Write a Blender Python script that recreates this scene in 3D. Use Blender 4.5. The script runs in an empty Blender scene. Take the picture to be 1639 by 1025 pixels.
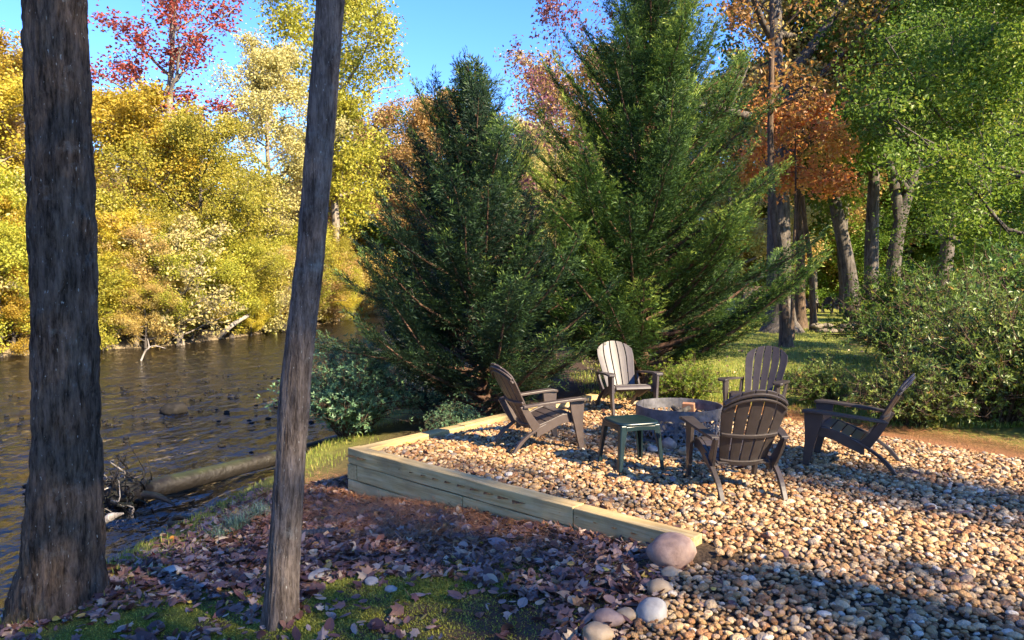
import bpy, math, random
import numpy as np
from mathutils import Vector

random.seed(7)
RNG = np.random.default_rng(11)
R = math.radians
scene = bpy.context.scene
COL = scene.collection

# ------------------------------------------------------------------ camera
CAM_H, FPX, UC, VC, VH = 1.75, 1184.0, 819.5, 512.5, 450.0
PITCH = math.atan((VC - VH) / FPX)
cam_d = bpy.data.cameras.new('camera')
cam = bpy.data.objects.new('camera', cam_d)
COL.objects.link(cam)
cam.location = (0, 0, CAM_H)
cam.rotation_euler = (math.pi / 2 - PITCH, 0, 0)
cam_d.sensor_width = 36.0
cam_d.lens = 36.0 * FPX / 1639.0
cam_d.clip_start = 0.05
cam_d.clip_end = 1500
scene.camera = cam

# ------------------------------------------------------------------ sky, sun, exposure
SUN_AZ = Vector((0.74, -0.67)).normalized()
SUN_EL = R(34)
SUN_DIR = Vector((SUN_AZ.x * math.cos(SUN_EL), SUN_AZ.y * math.cos(SUN_EL), math.sin(SUN_EL)))
world = bpy.data.worlds.new('World')
scene.world = world
world.use_nodes = True
wn = world.node_tree
bg = wn.nodes['Background']
sky = wn.nodes.new('ShaderNodeTexSky')
sky.sky_type = 'NISHITA'
sky.sun_disc = False
sky.sun_elevation = SUN_EL
sky.sun_rotation = math.atan2(SUN_AZ.x, SUN_AZ.y)
sky.air_density = 1.0
sky.dust_density = 0.0
sky.altitude = 700
sky.ozone_density = 5.0
hsv = wn.nodes.new('ShaderNodeHueSaturation')
hsv.inputs['Saturation'].default_value = 1.2
hsv.inputs['Hue'].default_value = 0.514
wn.links.new(sky.outputs[0], hsv.inputs['Color'])
wn.links.new(hsv.outputs[0], bg.inputs[0])
bg.inputs[1].default_value = 0.125
sun_d = bpy.data.lights.new('sun', 'SUN')
sun_d.energy = 5.0
sun_d.angle = R(0.5)
sun_d.color = (1.0, 0.83, 0.57)
sun = bpy.data.objects.new('sun', sun_d)
COL.objects.link(sun)
sun.location = (30, -20, 30)
sun.rotation_euler = (-SUN_DIR).to_track_quat('-Z', 'Y').to_euler()
scene.view_settings.view_transform = 'Standard'
scene.view_settings.look = 'None'
scene.view_settings.gamma = 1.0
scene.view_settings.use_curve_mapping = False
scene.view_settings.exposure = 1.9
scene.render.engine = 'CYCLES'
cy = scene.cycles
cy.use_denoising = True
cy.max_bounces = 7
cy.diffuse_bounces = 4
cy.glossy_bounces = 3
cy.transmission_bounces = 5
cy.transparent_max_bounces = 8
cy.caustics_reflective = False
cy.caustics_refractive = False
cy.use_adaptive_sampling = True
cy.adaptive_threshold = 0.02

# ------------------------------------------------------------------ helpers: pixels and noise
def pt(u, v, z=0.0):
    """where the ray of a photo pixel meets the level z"""
    a, b = (u - UC) / FPX, (VC - v) / FPX
    c, s = math.cos(PITCH), math.sin(PITCH)
    d = Vector((a, c + b * s, -s + b * c))
    t = (z - CAM_H) / d.z
    return Vector((d.x * t, d.y * t, z))

def px(u, v, dist):
    """a point of the pixel's ray at ground distance dist along +Y"""
    a, b = (u - UC) / FPX, (VC - v) / FPX
    c, s = math.cos(PITCH), math.sin(PITCH)
    d = Vector((a, c + b * s, -s + b * c))
    t = dist / d.y
    return Vector((d.x * t, dist, CAM_H + d.z * t))

def _h(i, j, k, seed):
    n = (i * 374761393 + j * 668265263 + k * 2147483647 + seed * 1274126177) & 0xFFFFFFFF
    n = ((n ^ (n >> 13)) * 1274126177) & 0xFFFFFFFF
    n = (n ^ (n >> 16)) & 0xFFFFFFFF
    return n / 4294967295.0

def vnoise(x, y, z=0.0, seed=0):
    x, y, z = np.broadcast_arrays(np.asarray(x, float), np.asarray(y, float), np.asarray(z, float))
    i, j, k = np.floor(x).astype(np.int64), np.floor(y).astype(np.int64), np.floor(z).astype(np.int64)
    fx, fy, fz = x - i, y - j, z - k
    fx, fy, fz = fx * fx * (3 - 2 * fx), fy * fy * (3 - 2 * fy), fz * fz * (3 - 2 * fz)
    o = 0
    for a in (0, 1):
        for b in (0, 1):
            for c in (0, 1):
                w = (fx if a else 1 - fx) * (fy if b else 1 - fy) * (fz if c else 1 - fz)
                o = o + w * _h(i + a, j + b, k + c, seed)
    return o

def fbm(x, y, z=0.0, seed=0, n=4):
    o, a, f = 0, 0.5, 1.0
    for q in range(n):
        o = o + a * (vnoise(np.asarray(x) * f, np.asarray(y) * f, np.asarray(z) * f, seed + q) - 0.5)
        a *= 0.5
        f *= 2.0
    return o

# ------------------------------------------------------------------ helpers: meshes and objects
def mesh_np(name, V, faces, mat=None, tone=None, smooth=True):
    """faces: list of int arrays (n,k); tone: float per face"""
    V = np.asarray(V, np.float32)
    me = bpy.data.meshes.new(name)
    me.vertices.add(len(V))
    me.vertices.foreach_set('co', V.ravel())
    idx = np.concatenate([np.asarray(f, np.int32).ravel() for f in faces])
    tot = np.concatenate([np.full(len(f), np.asarray(f).shape[1], np.int32) for f in faces])
    st = np.concatenate([[0], np.cumsum(tot)[:-1]]).astype(np.int32)
    me.loops.add(len(idx))
    me.loops.foreach_set('vertex_index', idx)
    me.polygons.add(len(tot))
    me.polygons.foreach_set('loop_start', st)
    me.polygons.foreach_set('use_smooth', np.full(len(tot), smooth))
    if tone is not None:
        a = me.attributes.new('tone', 'FLOAT', 'FACE')
        a.data.foreach_set('value', np.asarray(tone, np.float32))
    me.update(calc_edges=True)
    if mat:
        me.materials.append(mat)
    return me

def link(name, me, parent=None, loc=None, rot=None, scale=None):
    o = bpy.data.objects.new(name, me)
    COL.objects.link(o)
    if parent:
        o.parent = parent
    if loc is not None:
        o.location = loc
    if rot is not None:
        o.rotation_euler = rot
    if scale is not None:
        o.scale = scale if hasattr(scale, '__len__') else (scale,) * 3
    return o

def tag(o, label=None, cat=None, group=None, kind=None):
    if label:
        o['label'] = label
    if cat:
        o['category'] = cat
    if group:
        o['group'] = group
    if kind:
        o['kind'] = kind
    return o

def thing(name, label, cat, loc=(0, 0, 0), rz=0.0, group=None, scale=1.0):
    o = link(name, None, None, loc, (0, 0, rz), scale)
    return tag(o, label, cat, group)

class Acc:
    """collects vertices and faces of one mesh"""
    def __init__(self):
        self.V, self.F, self.T, self.n = [], [], [], 0
    def add(self, V, faces, tone=None):
        V = np.asarray(V, float).reshape(-1, 3)
        for f in faces:
            f = np.asarray(f)
            self.F.append(f + self.n)
            self.T.append(np.full(len(f), 0.5) if tone is None else np.broadcast_to(np.asarray(tone, float), (len(f),)))
        self.V.append(V)
        self.n += len(V)
    def mesh(self, name, mat=None, smooth=True):
        return mesh_np(name, np.concatenate(self.V), self.F, mat, np.concatenate(self.T), smooth)

def tube(path, rad, sides=8, cap=True):
    P = np.asarray(path, float)
    n = len(P)
    T = np.gradient(P, axis=0)
    T /= np.linalg.norm(T, axis=1)[:, None] + 1e-9
    ref = np.array([0, 0, 1.0]) if abs(T[0][2]) < 0.9 else np.array([1.0, 0, 0])
    N = np.zeros_like(P)
    a = np.cross(T[0], ref); a /= np.linalg.norm(a)
    for i in range(n):
        a = a - T[i] * a.dot(T[i]); a /= np.linalg.norm(a) + 1e-9
        N[i] = a
    B = np.cross(T, N)
    th = np.linspace(0, 2 * np.pi, sides, endpoint=False)
    rad = np.broadcast_to(np.asarray(rad, float), (n,))
    V = P[:, None] + rad[:, None, None] * (np.cos(th)[None, :, None] * N[:, None] + np.sin(th)[None, :, None] * B[:, None])
    V = V.reshape(-1, 3)
    i, j = np.meshgrid(np.arange(n - 1), np.arange(sides), indexing='ij')
    j2 = (j + 1) % sides
    Q = np.stack([i * sides + j, i * sides + j2, (i + 1) * sides + j2, (i + 1) * sides + j], -1).reshape(-1, 4)
    F = [Q]
    if cap:
        V = np.vstack([V, P[0], P[-1]])
        k = np.arange(sides)
        F.append(np.stack([k, np.full(sides, n * sides), (k + 1) % sides], -1)[:, ::-1].copy() * 1)
        F.append(np.stack([(n - 1) * sides + k, (n - 1) * sides + (k + 1) % sides, np.full(sides, n * sides + 1)], -1))
    return V, F

def ribbon(P, A, B):
    """box section swept along P; A, B half-extent vectors per point"""
    P = np.asarray(P, float); n = len(P)
    A = np.broadcast_to(np.asarray(A, float), P.shape); B = np.broadcast_to(np.asarray(B, float), P.shape)
    V = np.stack([P - A - B, P + A - B, P + A + B, P - A + B], 1).reshape(-1, 3)
    Q = []
    for i in range(n - 1):
        for j in range(4):
            Q.append([i * 4 + j, i * 4 + (j + 1) % 4, (i + 1) * 4 + (j + 1) % 4, (i + 1) * 4 + j])
    Q.append([3, 2, 1, 0]); e = (n - 1) * 4
    Q.append([e, e + 1, e + 2, e + 3])
    return V, [np.array(Q)]

def spline(pts, n=16):
    """Catmull-Rom through pts"""
    P = np.asarray(pts, float)
    P = np.vstack([2 * P[0] - P[1], P, 2 * P[-1] - P[-2]])
    m = len(P) - 3
    t = np.linspace(0, m - 1e-6, n)
    i = t.astype(int); f = (t - i)[:, None]
    a, b, c, d = P[i], P[i + 1], P[i + 2], P[i + 3]
    return 0.5 * (2 * b + (c - a) * f + (2 * a - 5 * b + 4 * c - d) * f ** 2 + (3 * b - a - 3 * c + d) * f ** 3)

def bevel(o, w=0.004, seg=2):
    m = o.modifiers.new('bevel', 'BEVEL'); m.width = w; m.segments = seg; m.limit_method = 'ANGLE'; m.angle_limit = R(35)
    return o

# ------------------------------------------------------------------ materials
def newmat(name):
    m = bpy.data.materials.new(name); m.use_nodes = True
    nt = m.node_tree; nt.nodes.clear()
    out = nt.nodes.new('ShaderNodeOutputMaterial')
    return m, nt, out

def N(nt, t, **k):
    n = nt.nodes.new(t)
    for a, b in k.items():
        setattr(n, a, b)
    return n

def ramp(nt, fac, stops, interp='LINEAR'):
    r = N(nt, 'ShaderNodeValToRGB'); r.color_ramp.interpolation = interp
    e = r.color_ramp.elements
    while len(e) < len(stops):
        e.new(0.5)
    for q, (p, c) in enumerate(stops):
        e[q].position = p; e[q].color = (*c, 1) if len(c) == 3 else c
    nt.links.new(fac, r.inputs[0])
    return r.outputs[0]

def noise(nt, vec, scale, detail=4, rough=0.55):
    n = N(nt, 'ShaderNodeTexNoise'); n.inputs['Scale'].default_value = scale
    n.inputs['Detail'].default_value = detail; n.inputs['Roughness'].default_value = rough
    if vec is not None:
        nt.links.new(vec, n.inputs['Vector'])
    return n.outputs[0]

def mapping(nt, src, scale=(1, 1, 1)):
    m = N(nt, 'ShaderNodeMapping'); m.inputs['Scale'].default_value = scale
    nt.links.new(src, m.inputs[0])
    return m.outputs[0]

def mixc(nt, fac, a, b, mode='MIX'):
    m = N(nt, 'ShaderNodeMix', data_type='RGBA', blend_type=mode)
    for sock, val in ((m.inputs[0], fac), (m.inputs[6], a), (m.inputs[7], b)):
        if hasattr(val, 'links'):
            nt.links.new(val, sock)
        elif isinstance(val, (int, float)):
            sock.default_value = val
        else:
            sock.default_value = (*val, 1)
    return m.outputs[2]

def mth(nt, op, a, b=None):
    m = N(nt, 'ShaderNodeMath', operation=op)
    for s, v in zip(m.inputs, (a, b)):
        if v is None:
            continue
        if hasattr(v, 'links'):
            nt.links.new(v, s)
        else:
            s.default_value = v
    return m.outputs[0]

def finish(nt, out, color, rough=0.6, spec=0.4, bump=None, bump_d=0.01, bump_s=1.0, metallic=0.0):
    p = N(nt, 'ShaderNodeBsdfPrincipled')
    if hasattr(color, 'links'):
        nt.links.new(color, p.inputs['Base Color'])
    else:
        p.inputs['Base Color'].default_value = (*color, 1)
    if hasattr(rough, 'links'):
        nt.links.new(rough, p.inputs['Roughness'])
    else:
        p.inputs['Roughness'].default_value = rough
    p.inputs['Specular IOR Level'].default_value = spec
    p.inputs['Metallic'].default_value = metallic
    if bump is not None:
        b = N(nt, 'ShaderNodeBump'); b.inputs['Distance'].default_value = bump_d; b.inputs['Strength'].default_value = bump_s
        nt.links.new(bump, b.inputs['Height']); nt.links.new(b.outputs[0], p.inputs['Normal'])
    nt.links.new(p.outputs[0], out.inputs[0])
    return p

def leaf_mat(name, stops, transl=0.4, rough=0.45, spec=0.35, objvar=0.12):
    """foliage: colour by leaf tone, a little by object, light shining through"""
    m, nt, out = newmat(name)
    at = N(nt, 'ShaderNodeAttribute', attribute_name='tone')
    oi = N(nt, 'ShaderNodeObjectInfo')
    c = ramp(nt, at.outputs['Fac'], stops)
    hs = N(nt, 'ShaderNodeHueSaturation')
    v = mth(nt, 'MULTIPLY_ADD', oi.outputs['Random'], objvar * 2); v.node.inputs[2].default_value = 1 - objvar
    h = mth(nt, 'MULTIPLY_ADD', oi.outputs['Random'], 0.03); h.node.inputs[2].default_value = 0.485
    nt.links.new(v, hs.inputs['Value']); nt.links.new(h, hs.inputs['Hue']); nt.links.new(c, hs.inputs['Color'])
    c = hs.outputs[0]
    p = N(nt, 'ShaderNodeBsdfPrincipled'); p.inputs['Roughness'].default_value = rough; p.inputs['Specular IOR Level'].default_value = spec
    t = N(nt, 'ShaderNodeBsdfTranslucent')
    mx = N(nt, 'ShaderNodeMixShader'); mx.inputs[0].default_value = transl
    nt.links.new(c, p.inputs['Base Color']); nt.links.new(c, t.inputs['Color'])
    nt.links.new(p.outputs[0], mx.inputs[1]); nt.links.new(t.outputs[0], mx.inputs[2]); nt.links.new(mx.outputs[0], out.inputs[0])
    return m

def bark_mat(name, dark, light, lichen=0.3, scale=1.0, moss=0.0, bump=0.02):
    m, nt, out = newmat(name)
    tc = N(nt, 'ShaderNodeTexCoord').outputs['Object']
    st = mapping(nt, tc, (22 * scale, 22 * scale, 3.5 * scale))
    n1 = mth(nt, 'ADD', mth(nt, 'MULTIPLY', noise(nt, st, 1.0, 6, 0.65), .65), mth(nt, 'MULTIPLY', noise(nt, mapping(nt, tc, (70 * scale, 70 * scale, 16 * scale)), 1.0, 5, 0.7), .35))
    n2 = noise(nt, tc, 3 * scale, 4)
    c = mixc(nt, ramp(nt, n1, [(0.39, (0, 0, 0)), (0.61, (1, 1, 1))]), dark, light)
    c = mixc(nt, 0.6, c, ramp(nt, n2, [(0.3, (0.55, 0.55, 0.55)), (0.7, (1.2, 1.15, 1.1))]), 'MULTIPLY')
    if lichen:
        l = noise(nt, mapping(nt, tc, (60 * scale, 60 * scale, 22 * scale)), 1.0, 2, 0.5)
        lf = ramp(nt, l, [(0.70, (0, 0, 0)), (0.74, (lichen,) * 3)])
        c = mixc(nt, lf, c, (0.36, 0.36, 0.32))
        l2 = noise(nt, tc, 5.5 * scale, 5, 0.7)
        c = mixc(nt, ramp(nt, l2, [(0.58, (0, 0, 0)), (0.72, (lichen * 0.35,) * 3)]), c, (0.3, 0.32, 0.3))
    if moss:
        sx = N(nt, 'ShaderNodeSeparateXYZ'); nt.links.new(tc, sx.inputs[0])
        mz = mth(nt, 'ADD', mth(nt, 'MULTIPLY', sx.outputs[2], -1.6), noise(nt, tc, 6, 4))
        c = mixc(nt, ramp(nt, mz, [(0.12, (0, 0, 0)), (0.7, (moss,) * 3)]), c, (0.07, 0.085, 0.02))
    finish(nt, out, c, 0.9, 0.12, n1, bump * 1.6)
    return m

M = {}
M['bark_dark'] = bark_mat('bark_dark', (0.024, 0.017, 0.012), (0.165, 0.12, 0.088), 0.7, 1.0, 0.5, 0.03)
M['bark_slim'] = bark_mat('bark_slim', (0.045, 0.033, 0.026), (0.22, 0.175, 0.145), 0.9, 1.5, 0.3, 0.02)
M['bark_grey'] = bark_mat('bark_grey', (0.04, 0.034, 0.03), (0.16, 0.14, 0.125), 0.4, 0.5)
M['bark_pale'] = bark_mat('bark_pale', (0.11, 0.09, 0.07), (0.33, 0.29, 0.25), 0.3, 0.4)
M['bark_brown'] = bark_mat('bark_brown', (0.045, 0.03, 0.02), (0.17, 0.12, 0.085), 0.1, 0.8)
M['bark_red'] = bark_mat('bark_red', (0.05, 0.03, 0.022), (0.17, 0.10, 0.07), 0.0, 1.2)
M['dead_wood'] = bark_mat('dead_wood', (0.16, 0.14, 0.12), (0.5, 0.45, 0.4), 0.2, 1.0)

M['yellow'] = leaf_mat('leaf_yellow', [(0, (0.30, 0.21, 0.03)), (0.45, (0.50, 0.36, 0.04)), (0.8, (0.58, 0.48, 0.07)), (1, (0.33, 0.36, 0.06))], 0.45)
M['yellowgreen'] = leaf_mat('leaf_yellowgreen', [(0, (0.20, 0.22, 0.03)), (0.5, (0.40, 0.38, 0.05)), (1, (0.54, 0.44, 0.07))], 0.45)
M['gold'] = leaf_mat('leaf_gold', [(0, (0.34, 0.20, 0.06)), (0.5, (0.50, 0.35, 0.11)), (1, (0.55, 0.45, 0.18))], 0.4)
M['cream'] = leaf_mat('leaf_cream', [(0, (0.36, 0.28, 0.10)), (0.5, (0.52, 0.43, 0.18)), (1, (0.50, 0.48, 0.18))], 0.4)
M['red'] = leaf_mat('leaf_red', [(0, (0.20, 0.045, 0.04)), (0.5, (0.38, 0.10, 0.06)), (1, (0.46, 0.20, 0.10))], 0.4)
M['orange'] = leaf_mat('leaf_orange', [(0, (0.52, 0.15, 0.06)), (0.45, (0.68, 0.32, 0.10)), (0.8, (0.70, 0.45, 0.10)), (1, (0.45, 0.33, 0.06))], 0.45)
M['rust'] = leaf_mat('leaf_rust', [(0, (0.16, 0.07, 0.025)), (0.5, (0.36, 0.18, 0.05)), (0.8, (0.46, 0.30, 0.07)), (1, (0.25, 0.26, 0.05))], 0.45)
M['green'] = leaf_mat('leaf_green', [(0, (0.055, 0.11, 0.018)), (0.6, (0.13, 0.225, 0.03)), (1, (0.30, 0.32, 0.04))], 0.5)
M['brightgreen'] = leaf_mat('leaf_brightgreen', [(0, (0.09, 0.16, 0.02)), (0.6, (0.2, 0.29, 0.035)), (1, (0.38, 0.36, 0.05))], 0.5)
M['bush'] = leaf_mat('leaf_bush', [(0, (0.06, 0.12, 0.025)), (0.6, (0.16, 0.24, 0.045)), (0.93, (0.28, 0.34, 0.07)), (1, (0.38, 0.24, 0.05))], 0.4, 0.38, 0.45)
M['bluegreen'] = leaf_mat('leaf_bluegreen', [(0, (0.06, 0.13, 0.065)), (0.6, (0.14, 0.24, 0.12)), (1, (0.24, 0.34, 0.15))], 0.4, 0.4, 0.4)
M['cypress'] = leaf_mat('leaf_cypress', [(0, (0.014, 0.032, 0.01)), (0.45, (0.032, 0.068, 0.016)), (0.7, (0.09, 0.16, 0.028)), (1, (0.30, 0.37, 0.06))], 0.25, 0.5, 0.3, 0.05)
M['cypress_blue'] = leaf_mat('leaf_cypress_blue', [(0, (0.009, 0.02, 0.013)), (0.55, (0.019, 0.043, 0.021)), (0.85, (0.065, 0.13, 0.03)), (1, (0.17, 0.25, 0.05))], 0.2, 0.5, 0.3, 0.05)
M['purple'] = leaf_mat('leaf_purple', [(0, (0.16, 0.06, 0.08)), (0.6, (0.28, 0.11, 0.12)), (1, (0.35, 0.2, 0.1))], 0.4)
M['grass'] = leaf_mat('leaf_grass', [(0, (0.13, 0.19, 0.03)), (0.6, (0.28, 0.32, 0.05)), (1, (0.46, 0.38, 0.12))], 0.4)
M['sedge'] = leaf_mat('leaf_sedge', [(0, (0.07, 0.13, 0.08)), (0.6, (0.15, 0.24, 0.17)), (1, (0.28, 0.36, 0.27))], 0.3)
M['litter'] = leaf_mat('leaf_litter', [(0, (0.05, 0.024, 0.02)), (0.3, (0.12, 0.056, 0.042)), (0.55, (0.21, 0.115, 0.08)), (0.72, (0.24, 0.19, 0.18)), (0.86, (0.38, 0.27, 0.17)), (0.95, (0.50, 0.40, 0.26)), (0.965, (0.48, 0.2, 0.04)), (0.985, (0.42, 0.36, 0.06)), (1, (0.35, 0.05, 0.04))], 0.12, 0.42, 0.45, 0.15)
M['straw'] = leaf_mat('pine_straw', [(0, (0.20, 0.075, 0.035)), (0.6, (0.38, 0.16, 0.075)), (1, (0.52, 0.28, 0.14))], 0.15)

def mat_ground():
    m, nt, out = newmat('ground_soil')
    geo = N(nt, 'ShaderNodeNewGeometry').outputs['Position']
    zone = N(nt, 'ShaderNodeAttribute', attribute_name='zone')     # r moss, g grass, b river bed
    z2 = N(nt, 'ShaderNodeAttribute', attribute_name='zone2')      # r pine straw, g forest floor
    s = N(nt, 'ShaderNodeSeparateColor'); nt.links.new(zone.outputs['Color'], s.inputs[0])
    s2 = N(nt, 'ShaderNodeSeparateColor'); nt.links.new(z2.outputs['Color'], s2.inputs[0])
    big, mid, fine = noise(nt, geo, 1.3, 5), noise(nt, geo, 9, 5), noise(nt, geo, 60, 4)
    c = mixc(nt, mid, (0.035, 0.022, 0.015), (0.12, 0.08, 0.055))
    c = mixc(nt, s2.outputs[0], c, mixc(nt, fine, (0.16, 0.06, 0.03), (0.40, 0.19, 0.09)))
    forest = mixc(nt, mid, (0.045, 0.032, 0.016), (0.16, 0.10, 0.045))
    c = mixc(nt, s2.outputs[1], c, forest)
    grass = mixc(nt, mid, (0.11, 0.14, 0.025), (0.32, 0.31, 0.07))
    gf = mth(nt, 'MULTIPLY', s.outputs[1], ramp(nt, big, [(0.25, (0.5,) * 3), (0.5, (1, 1, 1))]))
    c = mixc(nt, gf, c, grass)
    moss = mixc(nt, fine, (0.06, 0.075, 0.012), (0.22, 0.24, 0.035))
    mf = mth(nt, 'MULTIPLY', s.outputs[0], ramp(nt, noise(nt, geo, 3.2, 5, 0.6), [(0.40, (0, 0, 0)), (0.52, (1, 1, 1))]))
    c = mixc(nt, mf, c, moss)
    bedn = noise(nt, geo, 2.2, 6, 0.7)
    bed = mixc(nt, bedn, (0.12, 0.10, 0.075), (0.55, 0.44, 0.28))
    c = mixc(nt, s.outputs[2], c, bed)
    finish(nt, out, c, 0.95, 0.12, fine, 0.03)
    return m
M['ground'] = mat_ground()

def mat_water():
    m, nt, out = newmat('river_water')
    geo = N(nt, 'ShaderNodeNewGeometry').outputs['Position']
    w1 = noise(nt, mapping(nt, geo, (1.4, 0.8, 1)), 1.6, 3, 0.5)
    w2 = noise(nt, mapping(nt, geo, (1.0, 0.6, 1)), 7, 3, 0.6)
    h = mth(nt, 'ADD', w1, mth(nt, 'MULTIPLY', w2, 0.22))
    b = N(nt, 'ShaderNodeBump'); b.inputs['Distance'].default_value = 0.46; b.inputs['Strength'].default_value = 0.85
    nt.links.new(h, b.inputs['Height'])
    fr = N(nt, 'ShaderNodeFresnel'); fr.inputs['IOR'].default_value = 1.95; nt.links.new(b.outputs[0], fr.inputs['Normal'])
    g = N(nt, 'ShaderNodeBsdfGlossy'); g.inputs['Roughness'].default_value = 0.07; nt.links.new(b.outputs[0], g.inputs['Normal'])
    t = N(nt, 'ShaderNodeBsdfTransparent'); t.inputs['Color'].default_value = (0.92, 0.90, 0.85, 1)
    mx = N(nt, 'ShaderNodeMixShader')
    nt.links.new(fr.outputs[0], mx.inputs[0]); nt.links.new(t.outputs[0], mx.inputs[1]); nt.links.new(g.outputs[0], mx.inputs[2])
    nt.links.new(mx.outputs[0], out.inputs[0])
    return m
M['water'] = mat_water()

def mat_pebble():
    m, nt, out = newmat('pebble_stone')
    oi = N(nt, 'ShaderNodeObjectInfo')
    c = ramp(nt, oi.outputs['Random'], [(0, (0.30, 0.16, 0.07)), (0.12, (0.48, 0.30, 0.13)), (0.3, (0.58, 0.40, 0.21)), (0.45, (0.38, 0.20, 0.09)), (0.6, (0.62, 0.47, 0.28)), (0.74, (0.68, 0.54, 0.36)), (0.84, (0.48, 0.33, 0.22)), (0.91, (0.26, 0.22, 0.19)), (0.96, (0.74, 0.68, 0.58))], 'CONSTANT')
    tc = N(nt, 'ShaderNodeTexCoord').outputs['Object']
    n = noise(nt, tc, 2.2, 4)
    c = mixc(nt, 0.7, c, ramp(nt, n, [(0.3, (0.47, 0.40, 0.32)), (0.7, (0.86, 0.76, 0.63))]), 'MULTIPLY')
    finish(nt, out, c, 0.5, 0.4, n, 0.02)
    return m
M['pebble'] = mat_pebble()

def mat_simple(name, c1, c2, scale=6, rough=0.6, spec=0.4, bump=0.004, metallic=0.0, stretch=(1, 1, 1)):
    m, nt, out = newmat(name)
    tc = N(nt, 'ShaderNodeTexCoord').outputs['Object']
    n = noise(nt, mapping(nt, tc, stretch), scale, 5, 0.6)
    finish(nt, out, ramp(nt, n, [(0.3, c1), (0.7, c2)]), rough, spec, n, bump, 1.0, metallic)
    return m
M['stone_pink'] = mat_simple('stone_pink', (0.20, 0.12, 0.09), (0.40, 0.27, 0.20), 9, 0.8, 0.25, 0.01)
M['stone_tan'] = mat_simple('stone_tan', (0.26, 0.17, 0.09), (0.46, 0.34, 0.21), 9, 0.8, 0.25, 0.01)
M['stone_grey'] = mat_simple('stone_grey', (0.20, 0.18, 0.16), (0.42, 0.39, 0.34), 8, 0.85, 0.25, 0.012)
M['stone_dark'] = mat_simple('stone_dark', (0.008, 0.008, 0.008), (0.03, 0.027, 0.025), 7, 0.85, 0.12, 0.015)
M['stone_field'] = mat_simple('stone_field', (0.10, 0.085, 0.065), (0.24, 0.20, 0.15), 6, 0.9, 0.2, 0.02)
M['gravel_base'] = mat_simple('gravel_base', (0.03, 0.021, 0.014), (0.11, 0.075, 0.045), 40, 0.95, 0.1, 0.02)
M['resin_taupe'] = mat_simple('resin_taupe', (0.055, 0.046, 0.048), (0.07, 0.058, 0.06), 14, 0.42, 0.45, 0.0006)
M['resin_brown'] = mat_simple('resin_brown', (0.06, 0.044, 0.038), (0.078, 0.058, 0.05), 14, 0.42, 0.45, 0.0006)
M['resin_dark'] = mat_simple('resin_dark', (0.032, 0.026, 0.025), (0.046, 0.037, 0.035), 14, 0.4, 0.45, 0.0006)
M['resin_green'] = mat_simple('resin_green', (0.005, 0.014, 0.017), (0.009, 0.023, 0.027), 10, 0.3, 0.5, 0.0005)
M['steel'] = mat_simple('fire_ring_steel', (0.075, 0.072, 0.075), (0.19, 0.18, 0.185), 12, 0.6, 0.4, 0.002, 0.35)
M['ash'] = mat_simple('ash', (0.04, 0.038, 0.036), (0.26, 0.24, 0.22), 16, 0.95, 0.1, 0.02)
M['rusty'] = mat_simple('fire_brick', (0.22, 0.10, 0.055), (0.36, 0.20, 0.12), 16, 0.85, 0.2, 0.004)
M['char'] = mat_simple('charred_wood', (0.012, 0.011, 0.01), (0.10, 0.09, 0.08), 20, 0.8, 0.2, 0.01, 0, (1, 1, 0.2))
M['pipe'] = mat_simple('black_pipe', (0.012, 0.012, 0.014), (0.03, 0.03, 0.035), 10, 0.4, 0.5, 0.001)
M['roofing'] = mat_simple('shed_roof', (0.12, 0.12, 0.13), (0.2, 0.2, 0.21), 5, 0.8, 0.2)
M['siding'] = mat_simple('shed_siding', (0.16, 0.11, 0.08), (0.26, 0.19, 0.14), 5, 0.8, 0.2)

def mat_timber():
    m, nt, out = newmat('pine_timber')
    tc = N(nt, 'ShaderNodeTexCoord').outputs['Object']
    oi = N(nt, 'ShaderNodeObjectInfo')
    off = N(nt, 'ShaderNodeVectorMath', operation='ADD'); nt.links.new(tc, off.inputs[0])
    cx = N(nt, 'ShaderNodeCombineXYZ'); nt.links.new(mth(nt, 'MULTIPLY', oi.outputs['Random'], 40), cx.inputs[0]); nt.links.new(cx.outputs[0], off.inputs[1])
    v = off.outputs[0]
    g = noise(nt, mapping(nt, v, (1.2, 22, 22)), 1.6, 5, 0.6)
    c = ramp(nt, g, [(0.28, (0.34, 0.22, 0.08)), (0.5, (0.52, 0.37, 0.16)), (0.72, (0.62, 0.48, 0.25))])
    kn = N(nt, 'ShaderNodeTexVoronoi'); kn.inputs['Scale'].default_value = 1.0
    nt.links.new(mapping(nt, v, (1.1, 8, 8)), kn.inputs['Vector']); kn.inputs['Randomness'].default_value = 1.0
    c = mixc(nt, ramp(nt, kn.outputs['Distance'], [(0.0, (0.6,) * 3), (0.04, (0, 0, 0))]), c, (0.13, 0.075, 0.035))
    d = noise(nt, v, 2.3, 5, 0.65)
    c = mixc(nt, ramp(nt, d, [(0.48, (0, 0, 0)), (0.72, (0.7,) * 3)]), c, (0.26, 0.19, 0.10))
    hv = N(nt, 'ShaderNodeHueSaturation'); nt.links.new(c, hv.inputs['Color'])
    vv = mth(nt, 'MULTIPLY_ADD', oi.outputs['Random'], 0.3); vv.node.inputs[2].default_value = 0.82; nt.links.new(vv, hv.inputs['Value'])
    finish(nt, out, hv.outputs[0], 0.75, 0.25, g, 0.006)
    return m
M['timber'] = mat_timber()

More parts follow.
